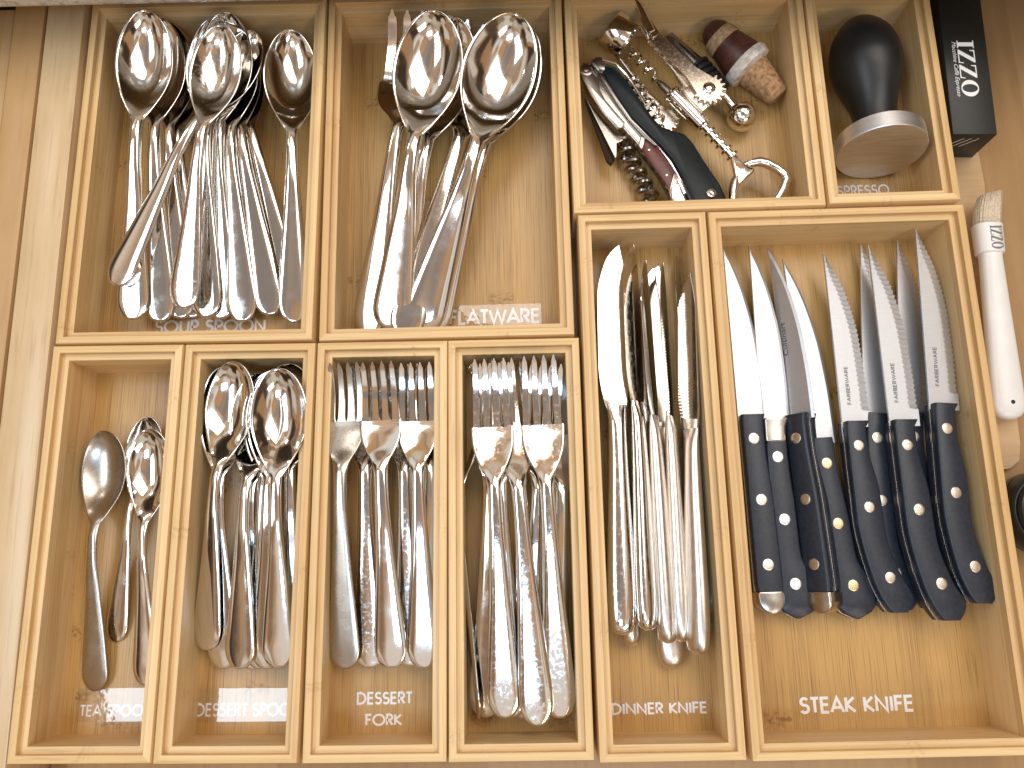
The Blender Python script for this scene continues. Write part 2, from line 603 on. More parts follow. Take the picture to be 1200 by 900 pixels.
def ribbon(pts, wd, z):
    P = [Vector((p[0], p[1])) for p in pts]
    closed = (P[0] - P[-1]).length < 1e-6
    if closed:
        P = P[:-1]
    n = len(P)
    Lf, Rt = [], []
    for i in range(n):
        a = P[(i - 1) % n] if (i > 0 or closed) else None
        c = P[(i + 1) % n] if (i < n - 1 or closed) else None
        d1 = (P[i] - a).normalized() if a is not None else (c - P[i]).normalized()
        d2 = (c - P[i]).normalized() if c is not None else d1
        t = (d1 + d2)
        t = t.normalized() if t.length > 1e-4 else d1
        nn = Vector((-t.y, t.x))
        k = wd / 2 / max(0.45, abs(nn.dot(Vector((-d1.y, d1.x)))))
        Lf.append(P[i] + nn * k)
        Rt.append(P[i] - nn * k)
    V = [(p.x, p.y, z) for p in Lf] + [(p.x, p.y, z) for p in Rt]
    F = [(i, i + n, (i + 1) % n + n, (i + 1) % n) for i in range(n if closed else n - 1)]
    return V, F


def lettering_mesh(text, h, weight=0.15, spacing=0.06, width=None):
    parts = []
    x = 0
    z = 0
    for ch in text:
        adv, st = GL[ch]
        for pl in st:
            z += 0.001
            inset = weight / 2
            parts.append(ribbon([((x + p[0]) * h, (inset + p[1] * (1 - weight)) * h) for p in pl], weight * h, z))
        x += adv + spacing
    V, F = join(parts)
    x = (x - spacing) * h
    if width:
        V = [(v[0] * width / x, v[1], v[2]) for v in V]
        x = width
    return mesh(V, F, fix=False), x


def serif_mesh(text, h, width):
    """Bold high-contrast serif capitals: I, Z, O."""
    parts = []
    x = 0

    def q(*p):
        parts.append(([(a, b, 0) for a, b in p], [tuple(range(len(p)))]))
    for ch in text:
        if ch == 'I':
            q((x + .10, .06), (x + .32, .06), (x + .32, .94), (x + .10, .94))
            q((x, 0), (x + .42, 0), (x + .42, .059), (x, .059))
            q((x, .941), (x + .42, .941), (x + .42, 1), (x, 1))
            x += .50
        elif ch == 'Z':
            q((x, .065), (x + .24, .065), (x + .70, .935), (x + .46, .935))
            q((x, 0), (x + .72, 0), (x + .72, .064), (x, .064))
            q((x + .66, .064), (x + .72, .064), (x + .74, .30), (x + .70, .30))
            q((x + .02, .936), (x + .70, .936), (x + .70, 1), (x + .02, 1))
            q((x + .02, .936), (x + .02, .70), (x + .06, .70), (x + .10, .936))
            x += .82
        elif ch == 'O':
            a = arc(x + .44, .5, .44, .52, 0, 360, 32)[:-1]
            b_ = arc(x + .44, .5, .22, .46, 0, 360, 32)[:-1]
            n = 32
            parts.append(([(p[0], p[1], 0) for p in a + b_], [(i, (i + 1) % n, (i + 1) % n + n, i + n) for i in range(n)]))
            x += .9
    V, F = join(parts)
    k = width / (x - .02)
    V = [(v[0] * k, v[1] * h, v[2]) for v in V]
    return mesh(V, F, fix=False)


def font_mesh(text, h, shear=0.0, width=None):
    c = bpy.data.curves.new('text', 'FONT')
    c.body = text
    c.size = 1
    c.shear = shear
    c.resolution_u = 3
    o = bpy.data.objects.new('text', c)
    COL.objects.link(o)
    dg = bpy.context.evaluated_depsgraph_get()
    me = bpy.data.meshes.new_from_object(o.evaluated_get(dg))
    bpy.data.objects.remove(o)
    xs = [v.co.x for v in me.vertices]
    x0, x1 = min(xs), max(xs)
    k = (width / (x1 - x0)) if width else h
    for v in me.vertices:
        v.co = Vector(((v.co.x - x0) * k * S, v.co.y * h * S, 0))
    me.materials.clear()
    return me


# ------------------------------------------------------------------ the setting: drawer, cabinet, counter
def plank(name, x0, x1, y0, y1, z0, z1, mat, parent=None, bev=0.8, along='X'):
    """A board whose grain runs along X or Y, origin at its centre."""
    cx, cy, cz = (x0 + x1) / 2, (y0 + y1) / 2, (z0 + z1) / 2
    a, b, c = (x1 - x0) / 2, (y1 - y0) / 2, (z1 - z0) / 2
    if along == 'Y':
        a, b = b, a
    me = bevelled(*box(-a, a, -b, b, -c, c), bev)
    return link(name, me, mat, parent, (cx, cy, cz), (0, 0, math.pi / 2 if along == 'Y' else 0))


drawer = thing('drawer', 'pulled out wooden kitchen drawer holding all the bamboo trays', 'drawer', (0, 0, BASE))


def in_drawer(o):
    o.parent = drawer
    o.location = o.location - drawer.location
    return o


in_drawer(plank('drawer_bottom', -274, 420, -190, 470, BASE - 6, BASE - 0.3, M['base'], along='Y'))
sd = plank('side_panel', -299.5, -275.5, -200, 460, -75, -1.2, M['maple'], along='Y', bev=1.2)
in_drawer(sd)
sd.rotation_euler.z += 0.001
in_drawer(plank('front_panel', -300, 420, -215, -192, -70, 4, M['orange'], along='X', bev=2))
in_drawer(plank('side_panel', 421, 436, -190, 460, -75, -1, M['maple'], along='Y', bev=1.2))

cab = thing('cabinet_frame', 'honey coloured cabinet board standing beside the drawer on the left', 'cabinet', (-312, 150, -60))
o = plank('board', -321.5, -301.8, -220, 500, -75, -2.0, M['orange'], along='Y', bev=1.0)
o.parent = cab
o.location = o.location - cab.location
o = plank('board', -362, -326, 60, 362, -80, -9, M['orange'], along='Y', bev=1.0)
o.parent = cab
o.location = o.location - cab.location
o = plank('gap_shade_sheet', -420, -300, -230, 520, -96, -84, M['dark'], along='Y', bev=1.0)  # near-black sheet: its colour stands for the shade in the gap below the boards
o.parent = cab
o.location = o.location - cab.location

P0, P1 = at(0, 13.5, 30), at(640, -1, 30)
ang = math.atan2(P1.y - P0.y, P1.x - P0.x)
ct = thing('countertop', 'speckled pale granite countertop edge above the back of the drawer', 'countertop', (P0.x, P0.y, 30))
ct.rotation_euler.z = ang
link('slab', bevelled(*box(-500, 1300, 0, 600, 0, 32), 6, 4), M['granite'], ct)
link('apron', bevelled(*box(-500, 1300, 42, 60, -20, -0.6), 1, 1), M['orange'], ct)


# ------------------------------------------------------------------ trays
WT = 8.0
PROFILE = [(0, -41.7), (0, -1.0), (0.3, -0.3), (1.0, 0), (4.0, 0), (4.35, -0.3), (4.4, -3.9), (7.3, -3.95), (7.9, -4.3), (WT, -4.8), (WT, -41.7)]


def wall_mesh(length, lo, hi):
    """Profile swept along X and mitred at both ends; outer face towards -Y."""
    rings = []
    for e in (0, 1):
        rings.append([((d if e == 0 else length - d), d, z) for d, z in PROFILE])
    V, F = loft(rings, False, False)
    me = mesh(V, F)
    return auto(me, 30)


def tray(label, x0, x1, y0, y1, th, shorten=0.0):
    cx, cy = (x0 + x1) / 2, (y0 + y1) / 2
    t = thing('bamboo_tray', label, 'tray', (cx, cy, 0), 'bamboo trays side by side in the drawer')
    t.rotation_euler.z = th
    hx, hy = (x1 - x0) / 2 - 0.15, (y1 - y0) / 2 - 0.15
    for k, (lx, ly, rz, ln) in enumerate(((-hx, -hy, 0, 2 * hx), (hx, -hy, 90, 2 * hy), (hx, hy, 180, 2 * hx), (-hx, hy, 270, 2 * hy))):
        link('wall', wall_mesh(ln, 0, 0), M['rim'], t, (lx, ly, 0), (0, 0, math.radians(rz)))
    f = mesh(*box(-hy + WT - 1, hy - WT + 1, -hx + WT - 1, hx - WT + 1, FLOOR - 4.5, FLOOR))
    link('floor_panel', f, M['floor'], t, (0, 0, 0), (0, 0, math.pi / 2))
    return t


TR = {}
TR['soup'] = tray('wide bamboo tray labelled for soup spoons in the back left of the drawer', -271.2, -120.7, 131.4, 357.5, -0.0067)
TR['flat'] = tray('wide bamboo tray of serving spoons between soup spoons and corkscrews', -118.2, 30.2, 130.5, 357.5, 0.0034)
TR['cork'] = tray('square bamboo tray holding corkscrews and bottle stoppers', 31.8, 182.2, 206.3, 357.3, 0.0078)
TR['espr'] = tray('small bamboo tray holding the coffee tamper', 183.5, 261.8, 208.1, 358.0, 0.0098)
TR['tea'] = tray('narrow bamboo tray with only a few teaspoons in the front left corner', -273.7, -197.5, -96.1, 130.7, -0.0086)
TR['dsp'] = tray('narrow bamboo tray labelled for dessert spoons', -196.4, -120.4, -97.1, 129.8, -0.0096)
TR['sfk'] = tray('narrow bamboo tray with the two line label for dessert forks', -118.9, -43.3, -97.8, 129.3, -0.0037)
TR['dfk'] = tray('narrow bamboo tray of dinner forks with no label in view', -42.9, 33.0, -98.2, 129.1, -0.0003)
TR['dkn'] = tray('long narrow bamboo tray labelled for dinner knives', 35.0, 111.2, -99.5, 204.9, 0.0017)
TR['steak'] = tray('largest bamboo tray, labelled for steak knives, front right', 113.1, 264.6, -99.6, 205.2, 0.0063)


def to_tray(tr, p):
    v = Vector(p) - tr.location / S
    c, s = math.cos(-tr.rotation_euler.z), math.sin(-tr.rotation_euler.z)
    return Vector((c * v.x - s * v.y, s * v.x + c * v.y, v.z))


def sticker(tr, lines, tape_px, weight=0.17, tp_mat='tape'):
    """Clear tape with white capitals stuck to the tray floor. lines: (text, x0, x1, ytop, ybottom) in the photograph."""
    t = TR[tr]
    a = to_tray(t, at(tape_px[0], tape_px[3], FLOOR))
    b = to_tray(t, at(tape_px[2], tape_px[1], FLOOR))
    a.z = b.z = FLOOR + 0.10
    c = (a + b) / 2
    V = [(a.x - c.x, a.y - c.y, 0), (b.x - c.x, a.y - c.y, 0), (b.x - c.x, b.y - c.y, 0), (a.x - c.x, b.y - c.y, 0)]
    tp = link('label_tape', mesh(V, [(0, 1, 2, 3)], fix=False), M[tp_mat], t, c)
    for text, xa, xb, yt, yb in lines:
        p = to_tray(t, at(xa, yb, FLOOR))
        q = to_tray(t, at(xb, yb, FLOOR))
        h = (at(xa, yt, FLOOR) - at(xa, yb, FLOOR)).length
        me, _ = lettering_mesh(text, h, weight, 0.07, (q - p).length)
        link('lettering', me, M['ink_white'], tp, (p.x - c.x, p.y - c.y, -0.06), (0, 0, 0))


sticker('soup', [('SOUP SPOON', 181, 311, 375.5, 391)], (176, 368, 318, 399), 0.17)
sticker('flat', [('SERVING FLATWARE', 428, 633, 366, 384)], (418, 355.5, 634, 394), 0.17, 'milky_tape')
sticker('espr', [('ESPRESSO', 974, 1043, 218, 231)], (968, 212, 1050, 238), 0.14)
sticker('tea', [('TEA SPOON', 93, 178, 826, 840)], (88, 806, 182, 846), 0.15, 'shiny_tape')
sticker('dsp', [('DESSERT SPOON', 229, 352, 824, 840)], (226, 806, 356, 846), 0.15, 'shiny_tape')
sticker('sfk', [('DESSERT', 418, 483, 811, 826), ('FORK', 428, 471, 836.5, 851)], (412, 803, 490, 856))
sticker('dkn', [('DINNER KNIFE', 717, 829, 824, 838)], (711, 816, 834, 845))
sticker('steak', [('STEAK KNIFE', 938, 1072, 817, 837)], (930, 808, 1082, 846))


# ------------------------------------------------------------------ cutlery meshes
NU = 13


def section(y, hw, z, b, te, tc, pw=2):
    us = [math.copysign(1 - (1 - abs(-1 + 2 * i / (NU - 1))) ** 1.35, -1 + 2 * i / (NU - 1)) for i in range(NU)]
    top = [(u * hw, y, z + b * (1 - abs(u) ** pw)) for u in us]
    bot = [(u * hw, y, z + b * (1 - abs(u) ** pw) - (te + (tc - te) * (1 - u * u))) for u in us[::-1]]
    lip = min(0.35, hw * 0.3)
    return top + [(hw + lip, y, z - te * 0.5)] + bot + [(-hw - lip, y, z - te * 0.5)]


def split_parts(rings, cuts, extra=None):
    """Loft with smooth normals shared across the cuts, returned as one mesh per part."""
    n = len(rings[0])
    full = mesh(*loft(rings), smooth=True, fix=True)
    nor = [v.normal.copy() for v in full.vertices]
    if extra:                                   # the last ring goes on into the tines: no end cap in its normals
        nor[-n:] = nor[-2 * n:-n]
    out = []
    for a, b in cuts:
        sub = rings[a:b + 1]
        V, F = loft(sub, a == 0, b == len(rings) - 1)
        me = bpy.data.meshes.new('mesh')
        me.from_pydata([Vector(p) * S for p in V], [], F)
        bm = bmesh.new()
        bm.from_mesh(me)
        bmesh.ops.recalc_face_normals(bm, faces=bm.faces)
        # open tubes can come out inverted: compare with the whole
        s = sum(f.normal.dot(nor[a * n + f.verts[0].index]) for f in bm.faces if len(f.verts) == 4)
        if s < 0:
            bmesh.ops.reverse_faces(bm, faces=bm.faces)
        bm.to_mesh(me)
        bm.free()
        me.shade_smooth()
        me.normals_split_custom_set_from_vertices([nor[a * n + i] for i in range(len(sub) * n)])
        out.append(me)
    return out


def spaced(L, n, e=3.0):
    """Stations along the length, close together at both ends."""
    return [L * (0.5 - 0.5 * math.cos(math.pi * (i / n))) for i in range(n + 1)]


def spoon_meshes(yb=126.0):
    fluted = False
    L = 200.0
    g = yb - 132.0
    hwf = pchip([0, 12, 35, 75, 110 + g, yb], [9.4, 9.5, 8.2, 5.2, 3.6, 3.3])
    zf = pchip([0, 10, 30, 70, 105 + g, 124 + g, 140 + g, 160 + g * .7, 185, 200], [0, 1.5, 4.0, 9.6, 14.2, 15.0, 11.5, 8.2, 8.6, 10.5])
    crown = pchip([0, 20, 80, 120 + g, 140 + g], [0.7, 1.1, 1.3, 1.6, 1.2])
    thick = pchip([0, 30, 90, 125 + g, 150 + g, 200], [1.6, 2.4, 2.8, 3.2, 1.6, 1.4])
    W, D = 17.4, 9.5
    rings, cut = [], None
    ys = sorted(set(list(np.round([yb * (1 - math.cos(math.pi / 2 * (i / 26))) for i in range(27)], 3)) +
                    list(np.round([yb + (L - yb) * math.sin(math.pi / 2 * (i / 34)) for i in range(35)], 3))))
    for y in ys:
        if y <= yb:
            hw = hwf(y)
            if not fluted and y < 14.0:
                hw = hwf(14) * math.sqrt(max(0, 1 - ((14.0 - y) / 14.0) ** 2)) ** 0.85
            b = crown(y) * min(1, hw / 3)
        else:
            q = (y - yb) / (L - yb)
            if q < 0.55:
                e = math.sin(math.pi / 2 * q / 0.55)
                e = e ** 1.05
            else:
                e = math.sqrt(max(0, 1 - ((q - 0.55) / 0.45) ** 2))
            hn = 3.3 if q < 0.55 else 0
            hw = hn + (W - hn) * e
            b = crown(min(y, 140 + g)) * (1 - sm(0, 0.16, q)) - D * (e ** 1.25) * sm(0.0, 0.30, q)
        hw = max(hw, 0.15)
        te = 1.0 if y > yb else 1.1
        rings.append(section(y, hw, zf(y), b, min(te, max(.3, hw)), min(thick(y), max(0.4, hw)), 4 if y < yb - 12 else (2 if y > yb else 4 - 2 * (y - yb + 12) / 12)))
        if y <= yb - 5:
            cut = len(rings) - 1
    hm, bm_ = split_parts(rings, [(0, cut), (cut, len(rings) - 1)])
    return {'handle': hm, 'bowl': bm_}


def fork_meshes(hs=1.0):
    L, yn, yr = 198.0, 124.0, 159.0
    hwf = pchip([0, 12, 35, 75, 110, 124, 131, 140, 149, 155, 159.5], [8.7, 8.8, 7.6, 5.1, 3.8, 3.7, 4.6, 8.6, 11.4, 11.9, 11.9])
    zf = pchip([0, 10, 30, 70, 105, 124, 142, 159, 175, 190, 198], [0, 1.4, 3.8, 9.0, 13.2, 14.0, 9.5, 5.2, 4.6, 8.0, 11.5])
    if hs > 1:                                  # serving fork: tines sweep up more
        zf = pchip([0, 10, 30, 70, 105, 124, 142, 159, 175, 190, 198], [0, 1.4, 3.8, 9.0, 13.2, 14.0, 9.8, 6.4, 9.5, 16.5, 21.5])
    crown = pchip([0, 20, 80, 124, 145, 160], [0.7, 1.1, 1.3, 1.6, -0.9, -1.0])
    thick = pchip([0, 30, 90, 124, 150, 200], [1.6, 2.4, 2.8, 3.0, 2.0, 1.7])
    ys = sorted(set(list(np.round([yn * (1 - math.cos(math.pi / 2 * (i / 26))) for i in range(27)], 3)) + list(np.linspace(yn, 159.5, 16))))
    rings, cut = [], 0
    for y in ys:
        hw = hwf(y)
        if y < 13:
            hw = hwf(13) * math.sqrt(max(0, 1 - ((13 - y) / 13) ** 2)) ** 0.85
        hw = max(hw * (1 + (hs - 1) * sm(yn, yn + 18, y)), 0.15)
        rings.append(section(y, hw, zf(y), crown(y) * min(1, hw / 3), min(1.1, max(.3, hw)), min(thick(y), max(.4, hw)), 4 if y < 118 else (2 if y > 128 else 4 - 2 * (y - 118) / 10)))
        if y <= yn:
            cut = len(rings) - 1
    hm, head = split_parts(rings, [(0, cut), (cut, len(rings) - 1)], True)
    tines = []
    for k in range(4):
        xc = (-8.85 + 5.9 * k) * hs
        rr = []
        for i, y in enumerate([159.2, 159.9, 160.8, 162.2, 165, 169, 173, 177, 181, 185, 189, 192.5, 195, 197, 198]):
            t_ = (y - 159.2) / (198 - 159.2)
            wd = 2.15 - 0.60 * t_ + (0.80, .60, .26, .05, 0)[min(i, 4)]
            if y > 194:
                wd *= max(0.25, 1 - ((y - 194) / 4.3) ** 1.5)
            wd *= hs
            x = xc * (1 - 0.07 * t_)
            t = 1.9 - 0.6 * t_
            z = zf(y) - 0.03 - 1.0 * (1 - (x / 12.0 / hs) ** 2) * (1 - t_)
            rr.append([(x - wd, y, z - .25), (x - wd * .82, y, z), (x + wd * .82, y, z), (x + wd, y, z - .25),
                       (x + wd, y, z - t), (x - wd, y, z - t)])
        tines.append(auto(mesh(*loft(rr)), 14))
    return {'handle': hm, 'head': head, 'tine': tines}


def knife_meshes(serrated=False):
    L, yb = 223.0, 126.0
    # handle: oval section
    hw = pchip([0, 6, 20, 55, 95, 118, 126], [3.6, 7.2, 8.3, 7.2, 5.6, 5.2, 6.0])
    th = pchip([0, 6, 20, 55, 95, 118, 126], [2.8, 5.0, 5.6, 5.0, 4.2, 3.4, 1.6])
    rings = []
    for y in [0, .5, 1.5, 3, 6, 10, 15, 22, 30, 40, 50, 60, 70, 80, 90, 100, 108, 114, 118, 122, 124.5, 127]:
        a, b = hw(min(y, 126)), th(min(y, 126))
        if y < 6:
            k = math.sqrt(1 - ((6 - y) / 6.2) ** 2)
            a, b = hw(6) * k, th(6) * k
        rings.append([(a * math.cos(t), y, b * (abs(math.sin(t)) ** 0.85) * (1 if math.sin(t) > 0 else -1)) for t in [2 * math.pi * i / 20 for i in range(20)]])
    handle = auto(mesh(*loft(rings)), 60)
    # blade: spine towards +x, edge towards -x
    sp = pchip([122, 140, 200, 223], [5.0, 7.2, 7.2, 4.0])
    eg = pchip([122, 130, 150, 190, 212, 221, 223], [-5.0, -7.8, -10.2, -10.0, -5.0, 1.2, 4.0])
    rings = []
    n = 150 if serrated else 40
    for i in range(n + 1):
        y = 122 + 101 * i / n
        a, b = eg(y), sp(y)
        if serrated and 136 < y < 221:
            a += 0.9 * (i % 3 == 0)
        if b - a < 0.3:
            a = b - 0.3
        m = a + (b - a) * 0.35
        t = 0.85 - 0.35 * i / n
        rings.append([(a, y, 0.12), (m, y, t * .75), (b - .3, y, t), (b, y, t * .6), (b, y, -t * .6), (b - .3, y, -t), (m, y, -t * .75), (a, y, -0.12)])
    blade = auto(mesh(*loft(rings)), 25)
    return {'handle': handle, 'blade': blade}


SPOON = spoon_meshes()
SPOON_L = spoon_meshes(119.0)
FORK = fork_meshes()
FORK_W = fork_meshes(1.6)
KNIFE = knife_meshes()
KNIFE_S = knife_meshes(True)
PROTO_L = {'spoon': 200.0, 'fork': 198.0, 'knife': 223.0}


def pose(o, A, B, roll, L, sx=1.0, sz=1.0):
    A, B = Vector(A), Vector(B)
    y = (B - A).normalized()
    x = y.cross(Vector((0, 0, 1))).normalized()
    z = x.cross(y)
    c, s = math.cos(math.radians(roll)), math.sin(math.radians(roll))
    x2 = x * c - z * s                        # positive roll: right edge goes down
    z2 = x2.cross(y)
    k = (B - A).length / L
    m = Matrix((x2 * k * sx, y * k, z2 * k * sz)).transposed().to_4x4()
    m.translation = A * S
    o.matrix_world = m
    return k


def cutlery(kind, name, label, cat, end, tip, ze, zt, roll=0, sx=1.0, sz=1.0, mat='steel', group=None, meshes=None):
    o = thing(name, label, cat, (0, 0, 0), group)
    ms = meshes or {'spoon': SPOON, 'fork': FORK, 'knife': KNIFE}[kind]
    for part, me in ms.items():
        for one in (me if isinstance(me, list) else [me]):
            if not one.materials:
                one.materials.append(M['knifehandle' if kind == 'knife' and part == 'handle' else 'steel'])
            ob = bpy.data.objects.new(part, one)
            COL.objects.link(ob)
            ob.parent = o
            if mat != 'steel':
                ob.material_slots[0].link = 'OBJECT'
                ob.material_slots[0].material = M[mat]
    up = {'spoon': 10.5, 'fork': 21.5 if meshes else 11.5, 'knife': 0.0}[kind] * sz * 0.95      # the tip turns up above the rest
    pose(o, at(end[0], end[1], ze), at(tip[0], tip[1], zt + up) - Vector((0, 0, up)), roll, PROTO_L[kind], sx, sz)
    return o


# ---- soup spoons
G = 'soup spoons heaped in the back left tray'
soup = [
    ((155, 375), (169, 9), -21, 8, 6, 'steel', 'large polished soup spoon on top of the left heap, its tip against the granite edge'),
    ((187, 377), (180, 17), -26, -3, 8, 'steel', 'soup spoon nested directly under the leftmost big spoon'),
    ((212, 373), (190, 24), -30, -11, 10, 'steel', 'lower soup spoon of the left heap, only its right rim showing'),
    ((226, 372), (196, 32), -34, -18, 12, 'steel', 'bottom soup spoon of the left heap, darkest rim beside the middle heap'),
    ((133, 334), (298, 36), -7, -6, -4, 'steel', 'soup spoon lying slantwise, handle crossing to the lower left over the others'),
    ((214, 361), (258, 27), -10, 8, 2, 'worn', 'scratched soup spoon on top of the middle heap with its handle pointing at the label'),
    ((241, 372), (250, 20), -24, -4, 0, 'steel', 'soup spoon with a dark blue handle end beneath the scratched top spoon'),
    ((258, 374), (264, 12), -28, -2, 0, 'steel', 'soup spoon reaching furthest back in the middle heap'),
    ((284, 377), (266, 24), -27, -9, 3, 'steel', 'soup spoon with broad golden handle just above the letters of the label'),
    ((318, 369), (262, 32), -28, -14, 6, 'steel', 'soup spoon with its handle splayed to the right, second from the lone spoon'),
    ((347, 352), (262, 38), -33, -18, 8, 'steel', 'soup spoon whose splayed handle runs under the lone right spoon'),
    ((345, 378), (336, 33), -22, -7, 14, 'steel', 'single soup spoon lying apart along the right wall of its tray'),
]
for end, tip, ze, zt, roll, mat, lab in soup:
    cutlery('spoon', 'soup_spoon', lab, 'spoon', end, tip, ze, zt, roll, 1.03, 1.0, mat, G)

# ---- serving flatware
G = 'serving flatware in the wide middle tray'
for end, tip, ze, zt, roll, sx, lab in [
    ((458, 390), (530, 17), -31, -7, 4, 1.22, 'serving spoon tucked under the front serving spoon, right rim showing'),
    ((456, 386), (511, 9), -21, 12, 0, 1.24, 'large serving spoon lying upright in the middle, second from the side-lying fork'),
    ((499, 393), (609, 21), -31, -9, 10, 1.20, 'lower serving spoon at the right, nested beneath the tilted one'),
    ((489, 392), (602, 13), -23, 6, 12, 1.25, 'large serving spoon tilted to the right, nearest the bare tray floor'),
]:
    cutlery('spoon', 'serving_spoon', lab, 'serving spoon', end, tip, ze, zt, roll, sx, 1.1, 'steel', G, SPOON_L)
cutlery('fork', 'serving_fork', 'serving fork at the left of the big spoons, one broad pointed tine showing', 'serving fork', (430, 392), (493, 14), -27, -20, -8, 1.1, 1.1, 'steel', G, FORK_W)
cutlery('fork', 'serving_fork', 'serving fork mostly hidden between the two serving spoons, wide white handle', 'serving fork', (472, 394), (570, 33), -19, -24, 8, 1.15, 1.1, 'steel', G, FORK_W)

# ---- teaspoons
G = 'teaspoons in the front left tray'
cutlery('spoon', 'teaspoon', 'dull satin teaspoon lying alone at the left, tilted on its edge', 'spoon', (111, 810), (122, 503), -34, -25, -10, 1.14, 1.0, 'satin', G)
cutlery('spoon', 'teaspoon', 'teaspoon with narrow handle and squared end lying underneath at the right', 'spoon', (135, 752), (171, 487), -35, -27, 0, 0.98, 1.0, 'steel', G)
cutlery('spoon', 'teaspoon', 'shiny teaspoon half hidden by the right wall of its tray', 'spoon', (171, 804), (174, 500), -33, -17, -4, 1.05, 1.0, 'steel', G)

# ---- dessert spoons
G = 'dessert spoons bunched in their narrow tray'
for end, tip, ze, zt, roll, lab in [
    ((262, 784), (264, 428), -28, -16, -6, 'dessert spoon under the left one, its handle end with a smudge'),
    ((241, 762), (276, 421), -24, -8, -12, 'leftmost dessert spoon with dark mirror bowl and blue edged handle'),
    ((297, 785), (300, 441), -29, -18, -3, 'low dessert spoon between the left and right bunch'),
    ((280, 784), (304, 436), -22, -13, -8, 'middle dessert spoon whose handle end shows a pale blue square'),
    ((346, 765), (334, 424), -31, -14, 10, 'dark dessert spoon pressed to the right wall of its tray'),
    ((304, 784), (318, 433), -28, -13, 0, 'lowest of the dessert spoons fanned out under the golden one'),
    ((312, 784), (322, 431), -25, -9, 0, 'dessert spoon just under the golden topmost one'),
    ((326, 783), (325, 429), -21, -4, 3, 'topmost dessert spoon at the right with golden reflections in its bowl'),
]:
    cutlery('spoon', 'dessert_spoon', lab, 'spoon', end, tip, ze, zt, roll, 1.10, 1.0, 'steel', G)

# ---- dessert forks
G = 'dessert forks in their narrow tray'
for end, tip, ze, zt, roll, mat, lab in [
    ((433, 783), (428, 425), -27, -18, 0, 'worn', 'lower dessert fork with scratched handle end, second handle from the left'),
    ((481, 781), (472, 425), -27, -18, 0, 'worn', 'lower dessert fork showing only a narrow handle between the two right ones'),
    ((498, 781), (503, 425), -24, -19, 12, 'steel', 'dessert fork hidden against the right wall, only tines showing'),
    ((404, 784), (404, 423), -21, -10, -8, 'satin', 'dull grey dessert fork at the left wall of its tray'),
    ((497, 783), (485, 423), -20, -9, 3, 'steel', 'rightmost dessert fork with half shaded handle'),
    ((459, 783), (441, 422), -16, -5, 0, 'steel', 'topmost dessert fork in the middle, slanting to the right'),
]:
    cutlery('fork', 'dessert_fork', lab, 'fork', end, tip, ze, zt, roll, 1.13, 1.0, mat, G)

# ---- dinner forks
G = 'dinner forks heaped in their narrow tray'
for end, tip, ze, zt, roll, mat, lab in [
    ((560, 842), (572, 424), -28, -14, -78, 'steel', 'dinner fork turned on its edge at the far left of the heap'),
    ((568, 841), (586, 426), -26, -16, -10, 'steel', 'low dinner fork whose handle end fans out to the left'),
    ((650, 838), (656, 432), -27, -20, 8, 'steel', 'low dinner fork by the right wall with one tine in view'),
    ((613, 843), (640, 424), -27, -14, 2, 'steel', 'dinner fork lying beneath the right one'),
    ((600, 841), (579, 424), -20, -9, 0, 'steel', 'dinner fork nested just under the front left one'),
    ((631, 851), (592, 420), -13, -10, 4, 'worn', 'scratched dinner fork with its handle crossing to the front in the middle'),
    ((592, 842), (573, 419), -15, -4, 0, 'worn', 'front left dinner fork lying on top of the heap'),
    ((657, 842), (631, 415), -17, -2, 0, 'worn', 'front right dinner fork with a speckled worn handle'),
]:
    cutlery('fork', 'dinner_fork', lab, 'fork', end, tip, ze, zt, roll, 1.0, 1.0, mat, G)

# ---- dinner knives
G = 'dinner knives bunched in their long tray'
for end, tip, ze, zt, roll, mat, ser, lab in [
    ((741, 757), (707, 300), -31, -29, 70, 'steel', 0, 'dinner knife mostly hidden at the left wall, its tip behind the flat one'),
    ((788, 783), (764, 309), -31, -29, 8, 'steel', 0, 'lowest dinner knife whose pointed end sticks out furthest towards the label'),
    ((831, 719), (792, 298), -30, -29, 66, 'steel', 0, 'low dinner knife with dark tip, its round end against the right wall'),
    ((800, 752), (775, 306), -20, -16, 68, 'steel', 0, 'dinner knife on its edge right of the middle, beside the serrated one'),
    ((784, 754), (754, 303), -18, -14, 64, 'steel', 0, 'dinner knife on its edge in the middle with silver back'),
    ((760, 739), (738, 285), -16, -10, 50, 'worn', 0, 'dinner knife on its edge with a golden blade, second from the left'),
    ((730, 744), (718, 287), -15, -8, 8, 'worn', 0, 'dinner knife lying flat at the left with a broad bright blade'),
    ((818, 767), (804, 322), -14, -15, -56, 'steel', 1, 'serrated dinner knife with bright teeth and squared end at the right'),
]:
    cutlery('knife', 'dinner_knife', lab, 'knife', end, tip, ze, zt, roll, 1.0, 1.0, mat, G, KNIFE_S if ser else None)


